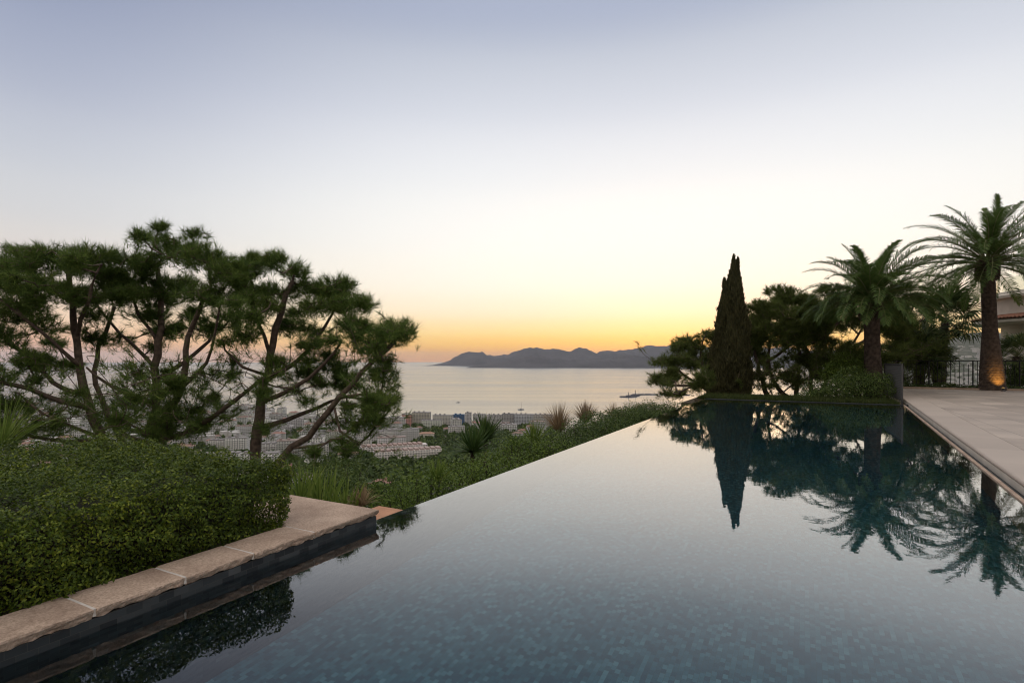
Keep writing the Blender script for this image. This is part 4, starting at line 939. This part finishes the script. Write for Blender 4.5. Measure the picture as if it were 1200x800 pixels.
rosette('yucca', 'spiky green yucca standing lower and in front of its twin', 'yucca', atuv(554, 529, 12.6), 190, .72, .034, 'yucca', (.05, 1.7), 1.1, 'pair of yuccas in the shrub strip', .05)
rosette('yucca', 'spiky green yucca rising behind its twin against the pale tower blocks', 'yucca', atuv(569, 514, 14.2), 200, .74, .036, 'yucca', (.05, 1.6), 1.1, 'pair of yuccas in the shrub strip', .05)
gg = 'dry tan grass tufts in the shrub strip'
rosette('grass_tuft', 'widest dry tan grass tuft, hazy and spreading', 'grass tuft', atuv(655, 507, 21.5), 420, 1.35, .014, 'tan', (.0, .95), .0, gg, .22)
rosette('grass_tuft', 'dry tan grass tuft with a dark green heart behind the widest one', 'grass tuft', atuv(686, 496, 23), 380, 1.05, .017, 'tan', (.0, .85), .0, gg, .18)
rosette('grass_tuft', 'sparse dry tuft with stiff separate blades', 'grass tuft', atuv(720, 490, 24), 70, .80, .024, 'tan', (.0, .95), .0, gg, .10)
rosette('grass_tuft', 'tiny dry tuft poking above the long low shrub', 'grass tuft', atuv(750, 485, 26), 60, .65, .020, 'tan', (.0, .8), .0, gg, .10)
rosette('grass_tuft', 'brownish dry tuft beside the terracotta ledge', 'grass tuft', atuv(424, 592, 6.9), 160, .30, .007, 'tan', (.0, 1.2), .0, gg, .22)
g5 = 'green spiky clumps in the shrub strip'
rosette('flax_plant', 'green spiky clump between the yuccas and the widest tan tuft', 'flax', atuv(626, 522, 15.5), 130, .85, .032, 'iris', (.0, 1.2), .0, g5, .12)
rosette('flax_plant', 'small green spiky clump close behind the yuccas', 'flax', atuv(603, 530, 13.6), 90, .60, .028, 'yucca', (.0, 1.2), .0, g5, .12)
rosette('flax_plant', 'low green spiky clump above the leafy green shrub', 'flax', atuv(512, 562, 8.6), 60, .38, .018, 'iris', (.0, 1.0), .0, g5, .1)
g6 = 'upright iris clumps behind the stone slab end'
for (px, py, Y, n, ln, lab) in [(352, 583, 6.6, 26, .50, 'fanned pale iris leaves at the corner of the hedge'), (380, 592, 6.9, 34, .56, 'tallest iris clump behind the widest stone slab'),
                            (404, 598, 6.8, 26, .42, 'iris clump between the widest stone slab and the brownish tuft'), (368, 578, 7.4, 20, .40, 'iris clump deeper in the bed behind the tallest one')]:
    rosette('iris_plant', lab, 'iris', atuv(px, py, Y), n, ln, .022, 'iris', (.0, .6), .0, g6, .06, .16)
rosette('flax_plant', 'arching green blades at the outer corner of the hedge', 'flax', atuv(2, 520, 6.9), 70, .75, .012, 'iris', (.0, 1.0), .0, None, .15, .15)
# brush on the slope below the iris
b0 = (P(385, 0, 8.4)[0], 8.4, -1.7)
shrub('shrub', 'scrubby bush on the slope under the sweeping pine limb', 'shrub', b0, rel(b0, [(P(380, 585, 8.3), (.8, .5, .42)), (P(425, 590, 8.6), (.7, .5, .3)), (P(345, 570, 8.8), (.6, .5, .4)), (P(398, 556, 10), (.5, .4, .28))]), 7000, .05, 'shrub')

# ------------------------------------------------------------------ railings, lamp, house
def railing():
    u = 37.5; v0 = DE(35) + .2; v1 = v0 + 9.6; root = tag(empty('railing', W(u, v0, .16)), 'black wrought iron railing with paired bars at the end of the terrace', 'railing')
    top, bot = 1.62, .34; Rl = Vector(root.location)
    def bar(name, p0, p1, r_):
        mb = MB(); mb.tube([Vector(p0) - Rl, Vector(p1) - Rl], r_, k=6); mb.build(name, M['iron'], root)
    bar('top_rail', W(u, v0, top), W(u, v1, top), .028); bar('bottom_rail', W(u, v0, bot), W(u, v1, bot), .02); bar('middle_rail', W(u, v0, top - .20), W(u, v1, top - .20), .014)
    v = v0; q = 0
    while v < v1:
        if q % 10 == 0: bar('post', W(u, v, .1), W(u, v, top + .03), .032)
        elif q % 5 < 3: bar('picket', W(u, v, bot), W(u, v, top), .016)
        else: bar('picket', W(u, v, bot), W(u, v, top - .20), .016)
        v += .19; q += 1
railing()
def gate():
    a = Vector((14.75, 20.65, 0)); b_ = Vector((17.0, 24.9, 0)); root = tag(empty('fence_panel', a), 'grey metal mesh panel standing at the corner where pool meets terrace', 'fence panel')
    d = (b_ - a); ln = d.length; d.normalize(); z0, z1 = -.05, 1.5
    for nm, s_ in (('post', .0), ('post', ln)):
        mb = MB(); p = d * s_; mb.tube([(p.x, p.y, -.3), (p.x, p.y, z1)], .035, k=8); mb.build(nm, M['grey_metal'], root)
    mb = MB(); mb.tube([(0, 0, z1 - .02), tuple(d * ln + Vector((0, 0, z1 - .02)))], .03, k=6); mb.build('top_rail', M['grey_metal'], root)
    mb = MB(); mb.tube([(0, 0, .12), tuple(d * ln + Vector((0, 0, .12)))], .025, k=6); mb.build('bottom_rail', M['grey_metal'], root)
    mb = MB(); nb = 62
    for q in range(1, nb):
        p = d * (ln * q / nb); mb.tube([(p.x, p.y, .12), (p.x, p.y, z1 - .03)], .011, k=4, cap=False)
    for q in range(1, 20): 
        z = .12 + q * (z1 - .15) / 20; mb.tube([(0, 0, z), (d.x * ln, d.y * ln, z)], .006, k=4, cap=False)
    mb.build('mesh_infill', M['grey_metal'], root)
gate()
# uplight at the foot of the tall palm
px, py_, _ = bp(1163, 27.4); lp = Vector((px - .28, py_ - .92, .15))
lr = tag(empty('uplight', lp), 'small amber garden uplight at the foot of the tall palm', 'lamp')
mb = MB(); mb.lathe([(.0, .0), (.09, .0), (.09, .03), (.03, .05), (.03, .09), (.075, .12), (.085, .17), (.08, .175)], k=20); mb.build('body', M['grey_metal'], lr, smooth=True)
m, t, b = newmat('lamp_glass'); b.inputs['Emission Color'].default_value = (1, .55, .12, 1); b.inputs['Emission Strength'].default_value = 6
mb = MB(); mb.lathe([(.0, .172), (.078, .172)], k=20); mb.build('lens', m, lr)
pl = bpy.data.lights.new('uplight_beam', 'SPOT'); pl.energy = 95; pl.color = (1, .50, .10); pl.spot_size = R(75); pl.spot_blend = .8; pl.shadow_soft_size = .04
po = bpy.data.objects.new('uplight_beam', pl); COL.objects.link(po); po.parent = lr; po.location = (0, 0, .19); po.rotation_euler = Vector((-.30, -.78, -.75)).to_track_quat('Z', 'Y').to_euler()
# round house
hs = tag(empty('round_house', (35.2, 34, .15)), 'rounded pale villa wing with a tiled eave and parapet', 'house')
mb = MB(); mb.lathe([(3.55, 0), (3.55, 3.95)], k=64); mb.build('wall', M['render'], hs, smooth=True)
mb = MB(); mb.lathe([(3.5, 3.72), (4.95, 3.78), (5.02, 3.86), (5.02, 4.02), (4.9, 4.06)], k=64); mb.build('soffit', M['render'], hs)
mb = MB(); kk = 150
prof = [(5.10, 4.06), (5.10, 4.12), (3.3, 4.5)]
V = []
for (r_, z) in prof:
    for q in range(kk * 2): V.append((r_ * math.cos(q / (kk * 2) * 2 * math.pi), r_ * math.sin(q / (kk * 2) * 2 * math.pi), z + (.07 if q % 2 else 0)))
k = kk * 2; i = np.arange(2)[:, None] * k; j = np.arange(k)[None, :]; j2 = (j + 1) % k
mb.add(V, np.stack([i + j, i + j2, i + k + j2, i + k + j], -1).reshape(-1, 4)); mb.build('tile_eave', M['rooftile'], hs)
mb = MB(); mb.lathe([(3.95, 4.25), (3.95, 5.35), (4.05, 5.40)], k=64); mb.build('upper_wall', M['render'], hs, smooth=True)
mb = MB(); mb.lathe([(3.95, 5.36), (4.25, 5.42), (4.30, 5.58), (4.12, 5.66), (4.10, 5.80), (3.9, 5.86), (0, 5.9)], k=64); mb.build('cornice', M['render'], hs)
m, t, b = newmat('balustrade_glass'); b.inputs['Base Color'].default_value = (.9, .92, .85, 1); b.inputs['Roughness'].default_value = .08; b.inputs['Transmission Weight'].default_value = .9; b.inputs['IOR'].default_value = 1.1
for q in range(8):
    a0 = 2.6 + q * .36; mb = MB(); mb.lathe([(3.80, 5.86), (3.80, 6.75), (3.83, 6.75), (3.83, 5.86)], k=8, a0=a0, a1=a0 + .33); mb.build('glass_panel', m, hs)
for a in (2.95, 3.55, 4.1, 4.7):
    mb = MB(); mb.lathe([(.17, 0), (.17, .1), (.12, .14), (.11, 3.4), (.16, 3.5), (.16, 3.74)], 4.55 * math.cos(a), 4.55 * math.sin(a), 16); mb.build('column', M['render'], hs, smooth=False)

# ------------------------------------------------------------------ boats and breakwater
M['boat'] = simple('boat_hull', (.10, .10, .12), .4, .1, 1)
M['boat_white'] = simple('boat_white', (.45, .45, .45), .4, .1, 1)
M['rock'] = simple('breakwater_rock', (.10, .10, .115), .95, .5, .3)
def boat(name, label, px, py, L_, mast):
    Y = 150 * F / (py - HY); p = P(px, py, Y); root = tag(empty(name, (p[0], p[1], SEA), R(8)), label, 'boat'); mb = MB()
    st = np.linspace(-.5, .5, 9); V = []
    for s_ in st:
        w = .17 * L_ * max(.02, (1 - max(0, s_ * 2) ** 2.2)) * (.8 if s_ < -.4 else 1) ; h = .085 * L_ * (1 + .35 * max(0, s_))
        V += [(s_ * L_, -w, h), (s_ * L_, -w * .6, -.2), (s_ * L_, w * .6, -.2), (s_ * L_, w, h)]
    f = [(i * 4 + a, i * 4 + a + 1, i * 4 + 5 + a, i * 4 + 4 + a) for i in range(8) for a in range(3)] + [(i * 4 + 3, i * 4, i * 4 + 4, i * 4 + 7) for i in range(8)] + [(0, 1, 2, 3)]
    mb.add(V, f); mb.build('hull', M['boat'], root)
    mb = MB(); mb.box(-.2 * L_, .12 * L_, -.08 * L_, .08 * L_, .084 * L_, .14 * L_); mb.box(-.12 * L_, .06 * L_, -.06 * L_, .06 * L_, .138 * L_, (.17 if mast else .24) * L_); mb.build('cabin', M['boat_white'], root)
    if mast:
        mb = MB(); mb.tube([(.06 * L_, 0, .08 * L_), (.06 * L_, 0, mast)], .28, k=6); mb.build('mast', M['boat'], root)
        mb = MB(); mb.tube([(.06 * L_, 0, .22 * L_), (-.36 * L_, 0, .22 * L_)], .25, k=6); mb.build('boom', M['boat'], root)
boat('sailing_boat', 'dark sailing boat with bare mast anchored out in the bay', 610.5, 479.8, 19, 25)
boat('motor_boat', 'tiny dark motor boat far out on the pale water', 537, 471.5, 14, 0)
Yp = 150 * F / (465 - HY); pr = tag(empty('breakwater', (P(740, 0, Yp)[0], Yp, SEA)), 'low dark breakwater with two beacon masts off the point', 'breakwater')
mb = MB(); 
for q, (px, dy) in enumerate([(734, 0), (740, 4), (746, 60), (752, 110), (758, 140), (766, 150), (775, 150), (790, 140), (810, 120)]):
    x = (px - 740) / F * Yp
    for s_ in range(6):
        e = rng.normal(size=3) * np.array([8, 6, .8]); r_ = 6 + 4 * rng.random(); c = np.array([x, dy, 0]) + e
        V = [(c[0] + r_ * math.cos(a) * (1 + .3 * rng.random()) * 1.7, c[1] + r_ * math.sin(a), z) for z in (-2, 2.6 + rng.random() * 1.5) for a in np.linspace(0, 2 * np.pi, 7)[:-1]]
        mb.add(V, [(i, (i + 1) % 6, 6 + (i + 1) % 6, 6 + i) for i in range(6)]); mb.add(V[6:], [(0, 1, 2, 3), (0, 3, 4, 5)])
mb.build('rock_mound', M['rock'], pr)
for px, dy, h in ((736.5, 0, 18), (751.5, 105, 20)):
    x = (px - 740) / F * Yp; mb = MB(); mb.tube([(x, dy, 0), (x, dy, h)], [1.3, .9], k=8); mb.tube([(x, dy, h), (x, dy, h + 1.5)], [1.7, 1.5], k=8); mb.build('beacon', M['rock'], pr)

# ------------------------------------------------------------------ the town
def facade(name):
    m, t, b = newmat(name); oi = nd(t, 'ShaderNodeObjectInfo'); tcn = nd(t, 'ShaderNodeTexCoord'); sx = nd(t, 'ShaderNodeSeparateXYZ'); t.links.new(tcn.outputs['Object'], sx.inputs[0])
    g_ = nd(t, 'ShaderNodeNewGeometry'); 
    def band(src, size, a, b_):
        d = nd(t, 'ShaderNodeMath', operation='DIVIDE'); t.links.new(src, d.inputs[0]); d.inputs[1].default_value = size
        fr = nd(t, 'ShaderNodeMath', operation='FRACT'); t.links.new(d.outputs[0], fr.inputs[0])
        g1 = nd(t, 'ShaderNodeMath', operation='GREATER_THAN'); t.links.new(fr.outputs[0], g1.inputs[0]); g1.inputs[1].default_value = a
        g2 = nd(t, 'ShaderNodeMath', operation='LESS_THAN'); t.links.new(fr.outputs[0], g2.inputs[0]); g2.inputs[1].default_value = b_
        mm = nd(t, 'ShaderNodeMath', operation='MULTIPLY'); t.links.new(g1.outputs[0], mm.inputs[0]); t.links.new(g2.outputs[0], mm.inputs[1]); return mm.outputs[0]
    ad = nd(t, 'ShaderNodeMath', operation='ADD'); t.links.new(sx.outputs[0], ad.inputs[0]); t.links.new(sx.outputs[1], ad.inputs[1])
    mm = nd(t, 'ShaderNodeMath', operation='MULTIPLY'); t.links.new(band(ad.outputs[0], 3.4, .28, .72), mm.inputs[0]); t.links.new(band(sx.outputs[2], 3.0, .22, .80), mm.inputs[1])
    m2 = nd(t, 'ShaderNodeMix', data_type='RGBA'); t.links.new(mm.outputs[0], m2.inputs[0]); t.links.new(oi.outputs['Color'], m2.inputs[6]); m2.inputs[7].default_value = (.14, .14, .15, 1)
    t.links.new(m2.outputs[2], b.inputs['Base Color']); b.inputs['Roughness'].default_value = .8; return m
M['facade'] = facade('town_facade')
m, t, b = newmat('town_roof'); oi = nd(t, 'ShaderNodeObjectInfo'); t.links.new(oi.outputs['Color'], b.inputs['Base Color']); b.inputs['Roughness'].default_value = .9; M['townroof'] = m
m, t, b = newmat('balcony'); oi = nd(t, 'ShaderNodeObjectInfo'); t.links.new(oi.outputs['Color'], b.inputs['Base Color']); b.inputs['Roughness'].default_value = .8; M['balc'] = m
def block(w, d, fl, kind):
    """one town block: body with balcony slabs, roof as its own part"""
    h = fl * 3.0; a = MB(); a.box(-w / 2, w / 2, -d / 2, d / 2, -14, h)
    for f in range(1, fl):
        for sgn in (-1, 1):
            x0 = -w / 2 + 1.2
            while x0 < w / 2 - 4:
                x1 = min(x0 + 6.5, w / 2 - 1); y0, y1 = sorted((sgn * d / 2, sgn * (d / 2 + 1.5))); a.box(x0, x1, y0 + .01, y1 + .01, f * 3 - .15, f * 3 + .9, 1); x0 += 9.5
    r_ = MB()
    if kind == 'flat':
        r_.box(-w / 2 - .25, w / 2 + .25, -d / 2 - .25, d / 2 + .25, h + .01, h + .9)
        for q in range(max(1, int(w // 11))):
            x = -w / 2 + 3 + q * 10; r_.box(x, x + 3.5, -2, 2, h + .85, h + 3.2)
    elif kind == 'terrace':
        for q in range(max(1, int(w // 7))):
            x = -w / 2 + 1 + q * 7; r_.box(x, x + 5, -d / 2 + .5, d / 2 - .5, h + .01, h + 2.2)
    else:
        V = [(-w / 2 - .7, -d / 2 - .7, h + .01), (w / 2 + .7, -d / 2 - .7, h + .01), (w / 2 + .7, d / 2 + .7, h + .01), (-w / 2 - .7, d / 2 + .7, h + .01), (-w / 2 + d / 2.2, 0, h + d * .22), (w / 2 - d / 2.2, 0, h + d * .22)]
        r_.add(V, [(0, 1, 5, 4), (2, 3, 4, 5)]); r_.add(V, [(1, 2, 5), (3, 0, 4)]); r_.box(w * .2, w * .2 + 1.4, -1, 1, h + .5, h + d * .25 + 1)
    me = a.build('town_building', [M['facade'], M['balc']]); mr_ = r_.build('roof', M['townroof']); mr_.parent = me
    return me, mr_
PROTO = {}
def town(x, y, w, d, fl, kind, col, roofc, rz, label, group=None, name='town_building', proto=None):
    key = (w, d, fl, kind)
    if key not in PROTO: o, r_ = block(w, d, fl, kind); PROTO[key] = (o, r_)
    else:
        po_, pr_ = PROTO[key]; o = po_.copy(); COL.objects.link(o); r_ = pr_.copy(); COL.objects.link(r_); r_.parent = o
    o.location = (x, y, ground_z(x, y) + 1.0); o.rotation_euler = (0, 0, rz); o.color = (*col, 1); r_.color = (*roofc, 1)
    tag(o, label, 'building', group); return o
GREY = (.30, .28, .27)
placed = []
def at_px(px, Y): return ((px - HX) / F * Y, Y)
key_blocks = [(477, 1190, 20, 16, 8, 'flat', (.55, .30, .25), GREY, .1, 'salmon pink tower block at the shore beside the beige slab'),
    (494, 1200, 40, 16, 9, 'flat', (.50, .46, .40), GREY, .05, 'long beige apartment slab at the shore between pink tower and grey-white pair'),
    (519, 1190, 42, 16, 7, 'flat', (.55, .52, .48), GREY, -.08, 'pale apartment slab at the shore between beige slab and blue block'),
    (538, 1205, 24, 16, 8, 'flat', (.06, .13, .26), (.06, .12, .22), .0, 'blue-clad block standing at the shore'),
    (549, 1190, 13, 13, 10, 'flat', (.52, .50, .50), GREY, .0, 'slim pale tower immediately beside the blue block'),
    (562, 1215, 30, 16, 8, 'flat', (.55, .53, .52), GREY, .05, 'grey-white block behind the taller yucca'),
    (580, 1200, 34, 16, 8, 'flat', (.50, .48, .47), GREY, -.06, 'grey block at the shore just past the taller yucca'),
    (596, 1190, 28, 18, 9, 'flat', (.42, .40, .39), (.2, .19, .19), .05, 'square grey block with a dark roof band at the shore'),
    (614, 1180, 42, 18, 9, 'flat', (.50, .50, .52), GREY, -.05, 'largest white shore block, topped by a dark roof line'),
    (636, 1170, 40, 16, 8, 'flat', (.50, .47, .44), GREY, .05, 'pale shore block half hidden by the widest tan tuft'),
    (448, 1190, 42, 14, 6, 'flat', (.5, .52, .42), GREY, .3, 'yellowish slab seen past the tip of the wind-bent pine'),
    (440, 890, 62, 15, 6, 'flat', (.60, .57, .54), GREY, .22, 'long white slab block with regular windows above the terraced rows'),
    (470, 900, 58, 15, 7, 'flat', (.56, .54, .52), GREY, .28, 'stepped white block next to the long white slab'),
    (462, 760, 90, 16, 4, 'terrace', (.60, .55, .52), (.42, .30, .26), .35, 'long stepped terrace row with reddish roof boxes'),
    (478, 690, 84, 15, 4, 'terrace', (.62, .58, .54), (.45, .34, .30), .35, 'lower stepped terrace row running parallel to the reddish one'),
    (424, 780, 26, 14, 6, 'flat', (.55, .52, .47), GREY, .1, 'narrow beige block at the near end of the terrace rows'),
    (408, 690, 24, 12, 3, 'hip', (.60, .58, .54), (.40, .26, .2), .2, 'small white house below the narrow beige block'),
    (535, 1010, 30, 14, 5, 'flat', (.58, .55, .52), GREY, .2, 'white block in the trees under the blue one'),
    (500, 960, 26, 12, 3, 'hip', (.60, .56, .48), (.42, .25, .18), .1, 'cream villa among dark trees above the terrace rows'),
    (592, 1060, 46, 15, 5, 'flat', (.58, .57, .55), GREY, .1, 'white midrise in front of the shore blocks beside the yuccas')]
for (px, Y, w, d, fl, kind, col, rc, rz, lab) in key_blocks:
    x, y = at_px(px, Y); town(x, y, w, d, fl, kind, tuple(c_ * 1.2 for c_ in col), rc, rz, lab); placed.append((x, y, max(w, d)))
types = [(26, 13, 4, 'flat'), (34, 14, 6, 'flat'), (18, 12, 3, 'hip'), (42, 14, 5, 'flat'), (22, 13, 5, 'hip'), (16, 11, 2, 'hip'), (30, 15, 7, 'flat'), (48, 14, 4, 'terrace')]
desc = {('flat'): 'pale flat-roofed block somewhere in the dense town seen through the pines', 'hip': 'small tiled-roof house somewhere in the town seen through the pines', 'terrace': 'stepped white terrace block in the town seen through the pines'}
def tlabel(ty, v_, px, Y):
    num = {2: 'two', 3: 'three', 4: 'four', 5: 'five', 6: 'six', 7: 'seven'}[ty[2]]; tone = 'greyish' if v_ < .53 else 'cream' if v_ < .6 else 'bright white'
    kd = {'flat': 'flat-roofed block', 'hip': 'tiled-roof house', 'terrace': 'stepped terrace'}[ty[3]]
    dp = 'low on the slope' if Y < 650 else 'in the first rows' if Y < 850 else 'mid-town' if Y < 1080 else 'towards the shore' if Y < 1350 else 'along the bay' if Y < 1650 else 'at the far shore'
    for lim, zn in ((40, 'beyond the two-stemmed pine\'s outer limbs'), (85, 'beside the two-stemmed pine'), (125, 'between the two leaning stems'), (160, 'past the two leaning stems'), (185, 'at the straight pine trunk'),
                    (220, 'just past the straight trunk'), (260, 'under the straight pine\'s long limb'), (300, 'before the bent pine trunk'), (335, 'just past the bent trunk'), (375, 'under the sweeping limb'),
                    (410, 'beyond the sweeping limb'), (450, 'under the sweeping limb\'s tip'), (500, 'above the iris clumps'), (550, 'above the leafy shrub'), (600, 'behind the yuccas'), (9999, 'behind the tan tufts')):
        if px < lim: break
    return f'{num}-storey {tone} {kd} {dp}, {zn}'
used = set(); cnt = 0; tries = 0; rb_ = np.random.default_rng(77)
while cnt < 270 and tries < 40000:
    tries += 1
    Y = math.sqrt(rb_.random() * (2050 ** 2 - 430 ** 2) + 430 ** 2); px = -30 + rb_.random() * 670; x, y = at_px(px, Y)
    if Y > shore(math.atan2(x, y)) - 45: continue
    if px > 505 and px < 570 and Y < 1010: continue
    if px > 560 and Y < 900: continue
    pass
    if Y < 620 and rb_.random() < .5: continue
    if Y > 1500 and rb_.random() < .45: continue
    ty = types[rb_.integers(len(types))]
    if px > 385 and Y < 780 and ty[2] > 3: continue
    sep_ = 27 + ty[0] * .35
    if any((x - a) ** 2 + (y - b_) ** 2 < (sep_ * .5 + c_ * .55 + 6) ** 2 for a, b_, c_ in placed): continue
    v_ = .46 + .2 * rb_.random(); vc = (v_ - .20) * 1.85; col = (vc, vc * (.95 + .05 * rb_.random()), vc * (.88 + .08 * rb_.random())); 
    rc = (.27 + .08 * rb_.random(), .19, .155) if ty[3] == 'hip' else (.28, .26, .25) if rb_.random() < .7 else (.32, .25, .22)
    lb_ = tlabel(ty, v_, px, Y)
    if lb_ in used: continue
    used.add(lb_)
    town(x, y, *ty, col, rc, rb_.choice([.2, .35, .25, .2 + math.pi / 2, -.3]) + rb_.normal() * .06, tlabel(ty, v_, px, Y), {'flat': 'flat-roofed town blocks', 'hip': 'tiled-roof town houses', 'terrace': 'stepped town terraces'}[ty[3]])
    placed.append((x, y, ty[0])); cnt += 1
# houses dotted on the far ridge beyond the railing and the farther town: too many and small to count
mb = MB(); rb_ = np.random.default_rng(5)
for q in range(1500):
    if q < 900: px = 1060 + rb_.random() * 180; Y = 1400 + 2600 * rb_.random() ** 1.3
    else: px = -60 + rb_.random() * 480; Y = 900 + 1100 * rb_.random()
    x, y = at_px(px, Y)
    if Y > shore(math.atan2(x, y)) - 40: continue
    if q >= 900 and any((x - a) ** 2 + (y - b_) ** 2 < (c_ * .5 + 14) ** 2 for a, b_, c_ in placed): continue
    z = ground_z(x, y); w, d, h = 6 + 9 * rb_.random(), 5 + 4 * rb_.random(), 6 + 8 * rb_.random(); rz = rb_.random() * 3; c_, s_ = math.cos(rz), math.sin(rz)
    mb.box(-w, w, -d, d, -10, h, 0, fn=lambda a, b_, e: (x + a * c_ - b_ * s_, y + a * s_ + b_ * c_, z + e))
tag(mb.build('far_houses', simple('far_walls', (.55, .52, .49), .8, .2, .01)), 'mass of tiny pale houses filling the town and the far hillside', 'town', kind='stuff')
# town trees
mb = MB(); rb_ = np.random.default_rng(9)
for q in range(4600):
    if q < 3200: px = -40 + rb_.random() * 690; Y = 330 + 950 * rb_.random() ** .9
    elif q < 4000: px = 395 + rb_.random() * 230; Y = 430 + 700 * rb_.random()
    else: px = 1050 + rb_.random() * 190; Y = 600 + 2600 * rb_.random()
    x, y = at_px(px, Y)
    if Y > shore(math.atan2(x, y)) - 15: continue
    if any((x - a) ** 2 + (y - b_) ** 2 < (c_ * .42) ** 2 for a, b_, c_ in placed): continue
    z = ground_z(x, y); r_ = 3 + 5 * rb_.random(); m_ = 34; d = rb_.normal(size=(m_, 3)); d /= np.linalg.norm(d, axis=1)[:, None]; d[:, 2] = np.abs(d[:, 2])
    pos = np.array([x, y, z + 1]) + d * np.array([r_, r_, r_ * 1.15]) * (.6 + .5 * rb_.random((m_, 1))); leaves(mb, pos, d, r_ * .75, .8, .5)
tag(mb.build('town_trees', M['shrub']), 'dark trees massed between the buildings of the town', 'trees', kind='stuff')
